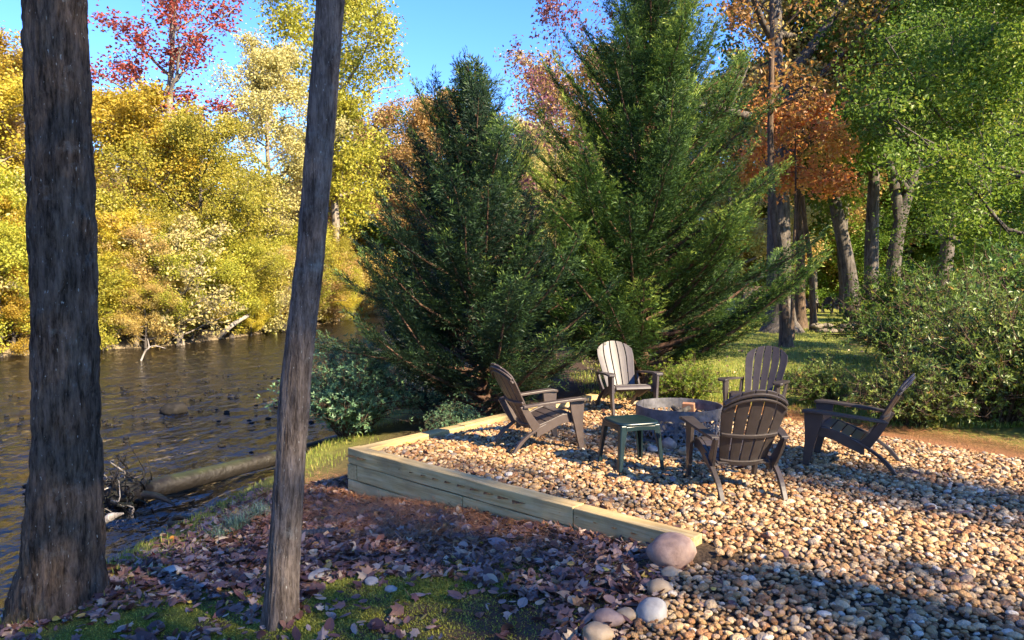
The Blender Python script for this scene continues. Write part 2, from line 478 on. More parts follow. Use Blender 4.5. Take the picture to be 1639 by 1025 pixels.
# ------------------------------------------------------------------ terrain
EDGE_Y = np.array([-60, 0, 5, 7.2, 8.8, 10.3, 13, 19, 26, 38, 50, 60, 75, 100, 200.])
EDGE_X = np.array([-9, -5.2, -4.3, -3.85, -3.6, -3.35, -2.9, -1.6, -0.8, -1.5, -4, -8, -17, -40, -140.])
FAR_Y = np.array([-60, 5, 18, 27, 31, 40, 52, 62, 80, 120, 200.])
FAR_X = np.array([-27, -26, -23, -18.7, -14.8, -13.2, -12.2, -16, -27, -60, -160.])
WATER_Z = -1.0

def edge_near(y): return np.interp(y, EDGE_Y, EDGE_X)
def edge_far(y): return np.interp(y, FAR_Y, FAR_X)

def ground_z(x, y):
    x = np.asarray(x, float); y = np.asarray(y, float)
    e = x - edge_near(y) + 0.35 * fbm(x * 1.3, y * 1.3, 0, 5)
    f = edge_far(y) - x + 1.2 * fbm(x * .5, y * .5, 0, 9)
    zn = np.interp(e, [-2.5, -0.8, 0, .55, 1.3, 2.2, 3.2, 5, 6.5, 40, 120], [-1.45, -1.25, -1.03, -.66, -.52, -.45, -.27, -.11, -.05, -.02, 3])
    zf = np.interp(f, [-3, -0.8, 0, .6, 1.6, 5, 15, 40, 110], [-1.5, -1.25, -1.03, -.45, -.1, .5, 3, 12, 34])
    z = np.maximum(zn, zf)
    near = np.clip(1 - np.hypot(x, y - 5) / 30, 0, 1)
    z = z + np.where(e > 0.3, 0.10 * fbm(x * 1.7, y * 1.7, 0, 3), 0) * np.clip(e, 0, 1) * np.where(e < 4.5, 1, .35)
    z = z + np.where(z < -1.1, 0.22 * fbm(x * 2.2, y * 2.2, 0, 13), 0)
    # the shoal in the middle of the river
    sh = np.exp(-((x + 6.6 - 0.05 * (y - 15)) / 2.3) ** 2 - ((y - 17) / 4.2) ** 2)
    z = z + 0.30 * sh * (z < -1.05)
    return z

def gz(x, y): return float(ground_z(x, y))

C0 = pt(556, 717, .04); E0 = pt(1108, 862, .04); F0 = pt(945, 632, .04)
GRAVEL = [(C0.x, C0.y), (E0.x, E0.y), (0.82, 4.1), (0.42, 3.5), (-0.3, 1.5), (-0.5, -4), (9, -4), (9.2, 2.5), (7.2, 5), (5.05, 7.35), (3.7, 9.2), (2.9, 10.3), (F0.x, F0.y)]

def inside(x, y, poly):
    x = np.asarray(x); y = np.asarray(y); r = np.zeros(x.shape, bool)
    for (ax, ay), (bx, by) in zip(poly, poly[1:] + poly[:1]):
        c = ((ay > y) != (by > y)) & (x < (bx - ax) * (y - ay) / (by - ay + 1e-12) + ax)
        r ^= c
    return r

def dist_poly(x, y, poly):
    x = np.asarray(x, float); y = np.asarray(y, float); d = np.full(x.shape, 1e9)
    for (ax, ay), (bx, by) in zip(poly, poly[1:] + poly[:1]):
        L = (bx - ax) ** 2 + (by - ay) ** 2 + 1e-12
        t = np.clip(((x - ax) * (bx - ax) + (y - ay) * (by - ay)) / L, 0, 1)
        d = np.minimum(d, np.hypot(x - ax - t * (bx - ax), y - ay - t * (by - ay)))
    return d

def axis(lo, a, b, hi, step, grow=1.14):
    c = list(np.arange(a, b + 1e-6, step)); s = step; p = c[-1]
    while p < hi:
        s = min(s * grow, 12); p += s; c.append(p)
    s = step; p = c[0]; l = []
    while p > lo:
        s = min(s * grow, 12); p -= s; l.append(p)
    return np.array(l[::-1] + c)

gx, gy = axis(-260, -6, 6, 260, .085), axis(-90, 2.5, 12, 420, .085)
X, Y = np.meshgrid(gx, gy, indexing='ij')
Z = ground_z(X, Y)
nx, ny = X.shape
i, j = np.meshgrid(np.arange(nx - 1), np.arange(ny - 1), indexing='ij')
Q = np.stack([i * ny + j, (i + 1) * ny + j, (i + 1) * ny + j + 1, i * ny + j + 1], -1).reshape(-1, 4)
gme = mesh_np('ground', np.stack([X, Y, Z], -1).reshape(-1, 3), [Q], M['ground'])
e_ = X - edge_near(Y); f_ = edge_far(Y) - X
bed = np.clip((-1.0 - Z) / .06, 0, 1)
STRAW_C = pt(640, 820, -.36)
strawm = np.exp(-(((X - STRAW_C.x) * .7 + (Y - STRAW_C.y) * .7) / .75) ** 2 - (((X - STRAW_C.x) * .7 - (Y - STRAW_C.y) * .7) / 1.6) ** 2)
mulch = np.exp(-(dist_poly(X, Y, GRAVEL) / .75) ** 2) * (X > 2.5) * (Y > 5)
strawm = np.clip(np.maximum(strawm * 1.3, mulch), 0, 1)
moss = np.clip(1 - np.hypot((X + 2.1) / 1.9, (Y - 4.1) / 1.5), 0, .5) * 2
moss = np.maximum(moss, .9 * np.clip(1 - np.hypot((X + 0.6) / 1.0, (Y - 4.75) / .5), 0, .5) * 2)
grass = ((e_ > 5.5) & (Y > 7)) * 1.0
grass = np.maximum(grass, .8 * np.exp(-((e_ - .7) / .8) ** 2) * (e_ > 0))
grass *= np.clip(dist_poly(X, Y, GRAVEL) / .8, 0, 1) * (1 - .9 * strawm)
forest = ((f_ > 0.3) | (Y > 46)) * 1.0
one = np.ones_like(X)
for nm, ch in (('zone', (moss, grass, bed)), ('zone2', (strawm, forest, 0 * one))):
    a = gme.attributes.new(nm, 'FLOAT_COLOR', 'POINT')
    a.data.foreach_set('color', np.stack([*ch, one], -1).astype(np.float32).ravel())
ground = tag(link('ground', gme), 'leaf strewn river bank and lawn', None, None, 'structure')

wx, wy = axis(-200, -30, 4, 20, 1.0), axis(-90, 0, 60, 300, 1.0)
X2, Y2 = np.meshgrid(wx, wy, indexing='ij'); n2, m2 = X2.shape
i, j = np.meshgrid(np.arange(n2 - 1), np.arange(m2 - 1), indexing='ij')
Q = np.stack([i * m2 + j, (i + 1) * m2 + j, (i + 1) * m2 + j + 1, i * m2 + j + 1], -1).reshape(-1, 4)
cxm, cym = X2[:-1, :-1].ravel() + .5, Y2[:-1, :-1].ravel() + .5
keep = (cxm < edge_near(cym) + 3) & (cxm > edge_far(cym) - 6)
river = tag(link('river', mesh_np('river', np.stack([X2, Y2, 0 * X2 + WATER_Z], -1).reshape(-1, 3), [Q[keep]], M['water'])), 'shallow river flowing past the bank', None, None, 'structure')

# gravel bed: a sheet, the pebbles on it
def gravel_h(x, y):
    x = np.asarray(x, float); y = np.asarray(y, float)
    edge = np.clip((0.95 - (x - (0.2 * (y - 1.0)))) / .6, 0, 1) * (y < 4.7)   # runs out towards the leafy slope
    d = dist_poly(x, y, GRAVEL)
    right = np.clip(1 - d / .4, 0, 1) * (x > 2.4) * .035
    return np.maximum(-.015 + .035 * fbm(x * .9, y * .9, 0, 21) - .09 * edge - right, ground_z(x, y) + .02)
sx, sy = np.arange(-1.8, 9.3, .12), np.arange(-4, 11.6, .12)
X3, Y3 = np.meshgrid(sx, sy, indexing='ij'); n3, m3 = X3.shape
i, j = np.meshgrid(np.arange(n3 - 1), np.arange(m3 - 1), indexing='ij')
Q = np.stack([i * m3 + j, (i + 1) * m3 + j, (i + 1) * m3 + j + 1, i * m3 + j + 1], -1).reshape(-1, 4)
ctr = (X3[:-1, :-1].ravel() + .06, Y3[:-1, :-1].ravel() + .06)
kp = inside(ctr[0], ctr[1], GRAVEL)
gravel_bed = tag(link('gravel_bed', mesh_np('gravel_bed', np.stack([X3, Y3, gravel_h(X3, Y3) - .012], -1).reshape(-1, 3), [Q[kp]], M['gravel_base'])), 'tan pebble gravel around the fire ring', None, None, 'structure')

def pebble_mesh(seed, sub=2):
    import bmesh
    bm = bmesh.new(); bmesh.ops.create_icosphere(bm, subdivisions=sub, radius=1)
    co = np.array([v.co[:] for v in bm.verts]); fc = np.array([[v.index for v in f.verts] for f in bm.faces]); bm.free()
    r = 1 + .38 * fbm(co[:, 0] * .9 + seed * 7, co[:, 1] * .9, co[:, 2] * .9, seed, 2)
    return co * r[:, None] * np.array([1, .76, .50]), fc

PEB = []
for k in range(5):
    V, F = pebble_mesh(k + 1)
    PEB.append(mesh_np('pebble', V, [F], M['pebble']))
sp = .034
xs, ys = np.meshgrid(np.arange(-1.8, 9, sp), np.arange(2.4, 11.4, sp), indexing='ij')
xs = (xs + RNG.uniform(-.5, .5, xs.shape) * sp * 1.3).ravel(); ys = (ys + RNG.uniform(-.5, .5, ys.shape) * sp * 1.3).ravel()
fray = inside(xs + .10 * fbm(xs * 6, ys * 6, 0, 31), ys + .10 * fbm(xs * 6, ys * 6, 5, 32), GRAVEL)
front_n = Vector((-(E0.y - C0.y), E0.x - C0.x)).normalized()
ins = inside(xs, ys, GRAVEL) & (dist_poly(xs, ys, [(C0.x, C0.y), (E0.x, E0.y), (C0.x, C0.y)]) > .17) & (dist_poly(xs, ys, [(C0.x, C0.y), (F0.x, F0.y), (C0.x, C0.y)]) > .17)
out_ok = fray & (dist_poly(xs, ys, [(C0.x, C0.y), (E0.x, E0.y), (C0.x, C0.y)]) > .17) & (dist_poly(xs, ys, [(C0.x, C0.y), (F0.x, F0.y), (C0.x, C0.y)]) > .17)
kp = (ins | out_ok) & (xs < .72 * ys + 1.6)
xs, ys = xs[kp], ys[kp]
npb = len(xs)
hz = np.where(inside(xs, ys, GRAVEL), gravel_h(xs, ys), ground_z(xs, ys) + .02)
size = np.clip(RNG.lognormal(math.log(.0178), .42, npb), .007, .046)
zs = hz + RNG.uniform(-.004, .010, npb)
rot = np.stack([RNG.normal(0, .28, npb), RNG.normal(0, .28, npb), RNG.uniform(0, 6.28, npb)], -1)
kind = RNG.integers(0, 5, npb)
# the 300 that show largest are single pebbles, the rest one scatter
vis = (np.abs(xs / ys) < .69) & (ys > 3.55)
score = np.where(vis, size / ys, 0)
big = np.argsort(-score)[:300]
is_big = np.zeros(npb, bool); is_big[big] = True
proto = [None] * 5
for q in big:
    k = int(kind[q])
    o = link('pebble', PEB[k], gravel_bed, (xs[q], ys[q], zs[q]), rot[q], float(size[q]))
    if proto[k] is None:
        proto[k] = o

def scatter_object(name, protos, P, rot, scl, kind, parent=None, mats=None):
    """one object that carries points; geometry nodes put a proto at each"""
    me = bpy.data.meshes.new(name); n = len(P)
    me.vertices.add(n); me.vertices.foreach_set('co', np.asarray(P, np.float32).ravel())
    for nm, ty, dat, fld in (('rot', 'FLOAT_VECTOR', rot, 'vector'), ('scl', 'FLOAT_VECTOR', scl, 'vector'), ('kind', 'INT', kind, 'value')):
        a = me.attributes.new(nm, ty, 'POINT')
        a.data.foreach_set(fld, np.asarray(dat, np.int32 if ty == 'INT' else np.float32).ravel())
    o = link(name, me, parent)
    ng = bpy.data.node_groups.new(name, 'GeometryNodeTree')
    ng.interface.new_socket('Geometry', in_out='INPUT', socket_type='NodeSocketGeometry')
    ng.interface.new_socket('Geometry', in_out='OUTPUT', socket_type='NodeSocketGeometry')
    gi, go = ng.nodes.new('NodeGroupInput'), ng.nodes.new('NodeGroupOutput')
    join = ng.nodes.new('GeometryNodeJoinGeometry')
    def attr(nm, ty):
        a = ng.nodes.new('GeometryNodeInputNamedAttribute'); a.data_type = ty; a.inputs[0].default_value = nm
        return a.outputs[0]
    for k, pr in enumerate(protos):
        oi = ng.nodes.new('GeometryNodeObjectInfo'); oi.transform_space = 'ORIGINAL'; oi.inputs[0].default_value = pr
        ip = ng.nodes.new('GeometryNodeInstanceOnPoints')
        cmp_ = ng.nodes.new('FunctionNodeCompare'); cmp_.data_type = 'INT'; cmp_.operation = 'EQUAL'
        ints = [s for s in cmp_.inputs if s.type == 'INT']
        ng.links.new(attr('kind', 'INT'), ints[0]); ints[1].default_value = k
        e2r = ng.nodes.new('FunctionNodeEulerToRotation'); ng.links.new(attr('rot', 'FLOAT_VECTOR'), e2r.inputs[0])
        ng.links.new(gi.outputs[0], ip.inputs['Points']); ng.links.new(cmp_.outputs[0], ip.inputs['Selection'])
        src = oi.outputs['Geometry']
        if mats:
            sm = ng.nodes.new('GeometryNodeSetMaterial'); sm.inputs['Material'].default_value = mats[k]
            ng.links.new(src, sm.inputs[0]); src = sm.outputs[0]
        ng.links.new(src, ip.inputs['Instance'])
        ng.links.new(e2r.outputs[0], ip.inputs['Rotation']); ng.links.new(attr('scl', 'FLOAT_VECTOR'), ip.inputs['Scale'])
        ng.links.new(ip.outputs[0], join.inputs[0])
    ng.links.new(join.outputs[0], go.inputs[0])
    md = o.modifiers.new('scatter', 'NODES'); md.node_group = ng
    return o
rest = ~is_big
gr = scatter_object('gravel', proto, np.stack([xs, ys, zs], -1)[rest], rot[rest], np.repeat(size[rest][:, None], 3, 1), kind[rest], gravel_bed)
tag(gr, None, None, None, 'stuff')

# ------------------------------------------------------------------ leaves and trees
def leaf_quads(P, D, Nn, L, W, fold=0.25):
    """rhombic folded leaves: base P, direction D, normal Nn, length L, width W -> verts (4n), quads"""
    D = D / (np.linalg.norm(D, axis=1)[:, None] + 1e-9)
    S = np.cross(D, Nn); S /= np.linalg.norm(S, axis=1)[:, None] + 1e-9
    U = np.cross(S, D)
    L = np.broadcast_to(L, (len(P),))[:, None]; W = np.broadcast_to(W, (len(P),))[:, None]
    mid = P + D * L * .45
    V = np.stack([P, mid + S * W * .5 + U * W * fold, P + D * L, mid - S * W * .5 + U * W * fold], 1).reshape(-1, 3)
    k = np.arange(len(P))[:, None] * 4
    return V, k + np.array([[0, 1, 2, 3]])

def rand_unit(n):
    v = RNG.normal(size=(n, 3)); return v / np.linalg.norm(v, axis=1)[:, None]

def gen_tree(seed, H=10, base=.25, Rr=3.0, trunk_r=.2, limbs=14, subs=6, twigs=5, leaves=45, leaf=.11, up=.5, spread=.22, prof='round', sides=8, lean=(0, 0), trunk_path=None, droop=0.0, tonef=.6, gap=0.0):
    """wood (Acc) and leaf arrays of a broadleaf tree"""
    global RNG
    keep = RNG; RNG = np.random.default_rng(seed); r = RNG
    wood = Acc()
    if trunk_path is None:
        n = 12
        t = np.linspace(0, 1, n)
        wob = np.cumsum(r.normal(0, .022 * H / n * 2, (n, 2)), 0)
        wob[0] = 0
        tp = np.stack([wob[:, 0] + lean[0] * t, wob[:, 1] + lean[1] * t, t * H * .93], -1)
    else:
        tp = spline(trunk_path, 24)
    tt = np.linspace(0, 1, len(tp))
    tr = trunk_r * ((1 - tt) ** .8 * .92 + .08) * (1 + .7 * np.exp(-tt * H / .45))
    V, F = tube(tp, tr, sides + 2); wood.add(V, F)
    tips, tdir = [], []
    ga = r.uniform(0, 6.28)
    for q in range(limbs):
        t = base + (1 - base) * (q + .5) / limbs + r.uniform(-.02, .02)
        t = min(t, .985)
        s = (t - base) / (1 - base)
        if prof == 'round':
            L = Rr * (0.35 + .75 * math.sin(math.pi * min(1, .12 + s * .86)))
        elif prof == 'cone':
            L = Rr * (1.05 - s * .85)
        else:
            L = Rr * (.55 + .55 * s if s < .8 else 1.0 * (1 - (s - .8) * 2.5))
        L *= r.uniform(.75, 1.2)
        p0 = np.array([np.interp(t, tt, tp[:, c]) for c in range(3)])
        ga += 2.4 + r.normal(0, .35)
        el = up * (.35 + .9 * s) + r.normal(0, .12)
        d = np.array([math.cos(ga) * math.cos(el), math.sin(ga) * math.cos(el), math.sin(el)])
        m = 7
        pts = [p0]; dd = d.copy()
        for a in range(m - 1):
            dd = dd + r.normal(0, .16, 3) + np.array([0, 0, .07 - droop * .1]); dd /= np.linalg.norm(dd)
            pts.append(pts[-1] + dd * L / (m - 1))
        pts = np.array(pts)
        r0 = trunk_r * (.5 * (1 - t) + .12)
        V, F = tube(pts, np.linspace(r0, r0 * .22, m), 6, False); wood.add(V, F)
        for b in range(subs):
            ts = .25 + .75 * (b + r.uniform(0, 1)) / subs
            p1 = np.array([np.interp(ts, np.linspace(0, 1, m), pts[:, c]) for c in range(3)])
            axis_d = pts[min(m - 1, int(ts * (m - 1)) + 1)] - pts[max(0, int(ts * (m - 1)) - 1)]
            axis_d /= np.linalg.norm(axis_d) + 1e-9
            sd = axis_d * .55 + rand_unit(1)[0] * .8 + np.array([0, 0, .18 - droop * .5]); sd /= np.linalg.norm(sd)
            Ls = L * (.42 - .18 * ts) * r.uniform(.7, 1.3)
            mid = p1 + sd * Ls * .5 + r.normal(0, .06 * Ls, 3)
            en = p1 + sd * Ls + np.array([0, 0, -droop * .25 * Ls])
            V, F = tube([p1, mid, en], [r0 * .3, r0 * .2, r0 * .07], 4, False); wood.add(V, F)
            for c in range(twigs):
                if r.random() < gap:
                    continue
                tw = r.uniform(.25, 1)
                p2 = p1 + (en - p1) * tw
                td = sd * .5 + rand_unit(1)[0]; td /= np.linalg.norm(td)
                Lt = Ls * .45 * r.uniform(.6, 1.3)
                p3 = p2 + td * Lt
                V, F = tube([p2, p3], [r0 * .09 + .004, .003], 3, False); wood.add(V, F)
                tips.append((p2, p3)); tdir.append(td)
    A = np.array([a for a, b in tips]); B = np.array([b for a, b in tips]); TD = np.array(tdir)
    n = len(A)
    ct = np.clip(r.normal(.5, .22, n), 0, 1)
    k = np.repeat(np.arange(n), leaves)
    w = r.uniform(0.1, 1.05, len(k))[:, None]
    P = A[k] * (1 - w) + B[k] * w + r.normal(0, spread, (len(k), 3)) * np.array([1, 1, .75])
    D = rand_unit(len(k)) + np.array([0, 0, -.35])
    Nn = rand_unit(len(k)) * .8 + np.array([0, 0, .8])
    L = leaf * r.uniform(.65, 1.3, len(k))
    LV, LQ = leaf_quads(P, D, Nn, L, L * .72)
    tone = np.clip(ct[k] * tonef + r.uniform(0, 1, len(k)) * (1 - tonef) + r.normal(0, .06, len(k)), 0, 1)
    RNG = keep
    return wood, LV, LQ, tone

class TreeKind:
    def __init__(self, seed, **k):
        w, LV, LQ, tone = gen_tree(seed, **k)
        self.wood = w.mesh('trunk'); self.wood.materials.append(M['bark_grey'])
        self.crown = mesh_np('crown', LV, [LQ], M['green'], tone, False)
        self.H = k.get('H', 10)

def set_mat(o, mat):
    o.material_slots[0].link = 'OBJECT'; o.material_slots[0].material = mat

def plant(kind, name, label, cat, leafm, barkm, loc, h, rz=0, group=None, wide=1.0):
    s = h / kind.H
    t = thing(name, label, cat, loc, rz, group, (s * wide, s * wide, s))
    a = link('trunk', kind.wood, t); set_mat(a, M[barkm])
    b = link('crown', kind.crown, t); set_mat(b, M[leafm])
    return t

K = {}
K['broad'] = TreeKind(101, H=10, base=.14, Rr=3.6, trunk_r=.17, limbs=20, subs=7, twigs=5, leaves=50, leaf=.12, spread=.26)
K['broad2'] = TreeKind(102, H=10, base=.10, Rr=3.2, trunk_r=.15, limbs=22, subs=6, twigs=5, leaves=50, leaf=.12, spread=.24, up=.7)
K['tall'] = TreeKind(103, H=18, base=.25, Rr=3.6, trunk_r=.24, limbs=26, subs=6, twigs=5, leaves=44, leaf=.155, spread=.32, up=.75)
K['open'] = TreeKind(104, H=18, base=.38, Rr=5.0, trunk_r=.26, limbs=17, subs=6, twigs=4, leaves=24, leaf=.18, spread=.30, up=1.05, prof='vase', gap=.15)
K['sparse'] = TreeKind(105, H=10, base=.15, Rr=3.0, trunk_r=.13, limbs=20, subs=6, twigs=5, leaves=13, leaf=.14, spread=.2, up=.8)
K['shrub'] = TreeKind(106, H=4, base=.04, Rr=2.2, trunk_r=.06, limbs=22, subs=6, twigs=5, leaves=36, leaf=.09, spread=.2, up=.9)
K['bare'] = TreeKind(107, H=4, base=.05, Rr=2.2, trunk_r=.07, limbs=22, subs=7, twigs=6, leaves=5, leaf=.11, spread=.14, up=.8)
K['dogwood'] = TreeKind(109, H=7.5, base=.66, Rr=1.6, trunk_r=.06, limbs=13, subs=5, twigs=5, leaves=16, leaf=.13, spread=.18, up=.15, droop=.8)
K['wisp'] = TreeKind(110, H=10, base=.45, Rr=2.2, trunk_r=.05, limbs=16, subs=6, twigs=5, leaves=5, leaf=.10, spread=.12, up=.9)
K['fine'] = TreeKind(111, H=10, base=.2, Rr=3.5, trunk_r=.15, limbs=19, subs=6, twigs=5, leaves=62, leaf=.095, spread=.25, up=.45, droop=.2)
K['dapple'] = TreeKind(112, H=18, base=.2, Rr=3.7, trunk_r=.22, limbs=24, subs=6, twigs=5, leaves=30, leaf=.15, spread=.26, up=.7, gap=.22)
K['under'] = TreeKind(108, H=9, base=.2, Rr=3.8, trunk_r=.1, limbs=15, subs=6, twigs=5, leaves=26, leaf=.14, spread=.24, up=.3, droop=.6)

def ground_at(u, d, v=None):
    x = (u - UC) / FPX * d
    return (x, d, gz(x, d) - .08)

# --- trees of the far bank, seen one by one
def top_h(v, d, z0): return (VH - v) / FPX * d + CAM_H - z0
FARBANK = [
 # u, d, v_top, kind, leaf, bark, name, label, cat, rz, wide
 (-40, 31, 110, 'broad', 'yellow', 'bark_pale', 'yellow_tree', 'yellow leaved tree at the far left edge, left of the thick trunk', 'tree', .3, 1.15),
 (35, 36, 165, 'sparse', 'cream', 'bark_pale', 'pale_tree', 'pale thin leaved tree partly hidden behind the thick left trunk', 'tree', 2.1, 1.2),
 (215, 34, 160, 'broad2', 'yellow', 'bark_grey', 'yellow_tree', 'dense golden yellow tree just right of the thick left trunk', 'tree', 1.0, 1.25),
 (345, 35, 205, 'broad', 'yellowgreen', 'bark_grey', 'yellow_green_tree', 'yellow green rounded tree below the red maple across the river', 'tree', 4.0, 1.1),
 (150, 33, 300, 'broad2', 'gold', 'bark_grey', 'golden_tree', 'low golden brown tree leaning over the far bank beside the thick trunk', 'tree', 5.2, 1.15),
 (270, 47, -70, 'open', 'red', 'bark_pale', 'red_maple', 'tall red leaved maple with open branches against the sky', 'tree', .6, 1.3),
 (425, 44, 70, 'tall', 'cream', 'bark_pale', 'pale_tree', 'tall cream leaved tree left of the slim leaning trunk', 'tree', 2.6, 1.15),
 (535, 52, -90, 'tall', 'yellowgreen', 'bark_pale', 'yellow_poplar', 'tall yellow poplar behind the slim leaning trunk against blue sky', 'tree', 1.7, 1.0),
 (440, 38, 255, 'sparse', 'yellowgreen', 'bark_grey', 'olive_tree', 'olive green thin tree by the river left of the slim trunk', 'tree', 3.3, 1.1),
 (560, 58, 285, 'broad', 'gold', 'bark_grey', 'golden_tree', 'golden tree at the river bend right of the slim trunk', 'tree', .2, 1.1),
 (700, 66, 150, 'tall', 'gold', 'bark_pale', 'orange_tree', 'pale orange tree top rising behind the left cypress', 'tree', 4.4, 1.25),
 (625, 80, 250, 'broad', 'yellow', 'bark_grey', 'yellow_tree', 'distant yellow tree left of the left cypress at the river bend', 'tree', 2.9, 1.1),
 (860, 48, 190, 'tall', 'cream', 'bark_pale', 'pale_tree', 'pale cream tree glimpsed between the two cypresses', 'tree', 5.0, 1.2),
 (770, 55, 300, 'broad2', 'yellow', 'bark_grey', 'yellow_tree', 'yellow tree glimpsed through the left cypress', 'tree', .9, 1.2),
 (950, 52, 260, 'broad', 'cream', 'bark_grey', 'pale_tree', 'pale tree behind the right cypress', 'tree', .4, 1.1),
]
for q, (u, d, vt, k, lm, bk, nm, lb, ct, rz, wd) in enumerate(FARBANK):
    g = ground_at(u, d)
    if u < 620 and g[0] > edge_far(d) - .6:
        g = (edge_far(d) - .6, d, gz(edge_far(d) - .6, d) - .1)
    plant(K[k], nm, lb, ct, lm, bk, g, top_h(vt, d, g[2]), rz, None, wd)
SHRUBS = [
 (20, 29.5, 430, 'shrub', 'gold', 'orange brown shrub at the water left of the thick trunk', 'autumn_shrub'),
 (-60, 28, 420, 'shrub', 'yellowgreen', 'yellow green shrub at the far left edge of the far bank', 'green_shrub'),
 (95, 29.5, 470, 'shrub', 'rust', 'rusty low shrub behind the thick trunk at the water', 'autumn_shrub'),
 (185, 31, 420, 'shrub', 'gold', 'golden shrub hanging over the water right of the thick trunk', 'autumn_shrub'),
 (255, 30.5, 440, 'bare', 'gold', 'bare grey twiggy bush overhanging the far water edge', 'bare_bush'),
 (295, 32.0, 460, 'bare', 'cream', 'pale twiggy bush dipping into the river', 'bare_bush'),
 (320, 33.5, 390, 'shrub', 'yellowgreen', 'bright yellow green shrub on the far bank', 'green_shrub'),
 (400, 36, 435, 'shrub', 'brightgreen', 'small fresh green shrub above the slanting log', 'green_shrub'),
 (455, 42, 430, 'shrub', 'rust', 'brown shrub above the dark bank left of the slim trunk', 'autumn_shrub'),
 (505, 48, 420, 'shrub', 'gold', 'golden shrub behind the slim trunk at the water', 'autumn_shrub'),
 (545, 54, 430, 'bare', 'gold', 'grey twiggy bush right of the slim trunk at the river bend', 'bare_bush'),
 (590, 62, 425, 'shrub', 'gold', 'golden shrub at the far end of the visible river', 'autumn_shrub'),
]
for q, (u, d, vt, k, lm, lb, nm) in enumerate(SHRUBS):
    x = (u - UC) / FPX * d
    if u < 580:
        x = min(x, edge_far(d) - .25)
        if x < (u - UC) / FPX * d - 3: pass
    g = (x, d, gz(x, d) - .1)
    plant(K[k], nm, lb, 'shrub', lm, 'bark_pale' if k == 'bare' else 'bark_brown', g, max(2.2, top_h(vt, d, g[2])), q * 1.3, None, 1.25)

# --- trees of the lot on the right
def trunk_tree(name, label, pix, d, r, seed, leafm, barkm, H, crown_kw, group=None, flare=1.0):
    """tree whose visible trunk follows photo pixels at distance d, crown above"""
    P = [px(u, v, d) for u, v in pix]
    b = P[0]; z0 = gz(b.x, d) - .1
    path = [(p.x - b.x, 0, max(p.z - z0, 0) if q else 0) for q, p in enumerate(P)]
    lx, lz = path[-1][0], path[-1][2]
    path.append((lx + (path[-1][0] - path[-2][0]) * .5, .3, lz + (H - lz) * .5)); path.append((lx + (path[-2][0] - path[-3][0]) * .5, .5, H))
    w, LV, LQ, tone = gen_tree(seed, H=H, trunk_path=path, trunk_r=r, **crown_kw)
    t = thing(name, label, 'tree', (b.x, d, z0), 0, group)
    link('trunk', w.mesh('trunk', M[barkm]), t)
    link('crown', mesh_np('crown', LV, [LQ], M[leafm], tone, False), t)
    return t
oak = trunk_tree('oak_tree', 'massive grey oak with flared base behind the slim pale trunk', [(1250, 533), (1247, 430), (1246, 300), (1243, 150)], 26, .50, 201, 'rust', 'bark_grey', 19, dict(base=.42, Rr=6.0, limbs=16, subs=7, twigs=5, leaves=18, leaf=.17, spread=.3, up=.55))
P = [px(u, v, 26) for u, v in [(1243, 215), (1258, 135), (1300, 75), (1335, 25), (1375, -40)]]
V, F = tube(spline([(p.x, p.y, p.z) for p in P], 14), np.linspace(.26, .12, 14), 9)
fm = Acc(); fm.add(V - np.array(oak.location), F); link('limb', fm.mesh('limb', M['bark_grey']), oak)
trunk_tree('slim_tree', 'slim curved trunk in front of the massive oak', [(1259, 552), (1250, 430), (1237, 330), (1233, 200), (1236, 60)], 20, .13, 202, 'rust', 'bark_brown', 14, dict(base=.5, Rr=2.2, limbs=11, subs=5, twigs=5, leaves=9, leaf=.13, spread=.22, up=.5))
trunk_tree('slim_tree', 'straight slim trunk just right of the massive oak', [(1281, 521), (1281, 400), (1277, 260), (1272, 120)], 28, .19, 203, 'gold', 'bark_brown', 16, dict(base=.5, Rr=2.8, limbs=12, subs=5, twigs=5, leaves=20, leaf=.15, spread=.26, up=.5))
trunk_tree('slim_tree', 'thin dark curving trunk left of the leaning tree on the lawn', [(1303, 523), (1298, 430), (1288, 350), (1280, 250)], 27, .11, 204, 'gold', 'bark_brown', 12, dict(base=.5, Rr=2.4, limbs=10, subs=5, twigs=5, leaves=20, leaf=.15, spread=.24, up=.5))
trunk_tree('leaning_tree', 'tree leaning left above the stone pile', [(1370, 515), (1358, 430), (1338, 330), (1326, 250), (1318, 150)], 29, .31, 205, 'green', 'bark_grey', 17, dict(base=.5, Rr=4.6, limbs=15, subs=6, twigs=5, leaves=30, leaf=.17, spread=.3, up=.4))
trunk_tree('straight_tree', 'straight dark trunk between the leaning and the forked tree', [(1395, 515), (1395, 400), (1399, 280), (1401, 150)], 27, .28, 206, 'green', 'bark_grey', 17, dict(base=.4, Rr=4.6, limbs=17, subs=6, twigs=5, leaves=34, leaf=.17, spread=.3, up=.4))
ft = trunk_tree('forked_tree', 'forked dark tree rising behind the green shrubs', [(1425, 515), (1430, 430), (1442, 350), (1462, 280), (1482, 220)], 25, .27, 207, 'green', 'bark_grey', 15, dict(base=.42, Rr=4.6, limbs=17, subs=6, twigs=5, leaves=34, leaf=.16, spread=.3, up=.4))
P = [px(u, v, 25) for u, v in [(1441, 355), (1430, 290), (1420, 220), (1405, 140), (1400, 60)]]
V, F = tube(spline([(p.x, p.y, p.z) for p in P], 14), np.linspace(.19, .09, 14), 9)
fm = Acc(); fm.add(V - np.array(ft.location), F); link('limb', fm.mesh('limb', M['bark_grey']), ft)
plant(K['dogwood'], 'red_dogwood', 'small tree with orange red leaves hanging before the oak', 'tree', 'orange', 'bark_brown', ground_at(1268, 22.5), top_h(135, 22.5, 0), .8, None, 1.0)
plant(K['fine'], 'green_maple', 'green maple with low branches at the right edge', 'tree', 'green', 'bark_grey', ground_at(1560, 19), 9.5, 2.2, None, 1.1)
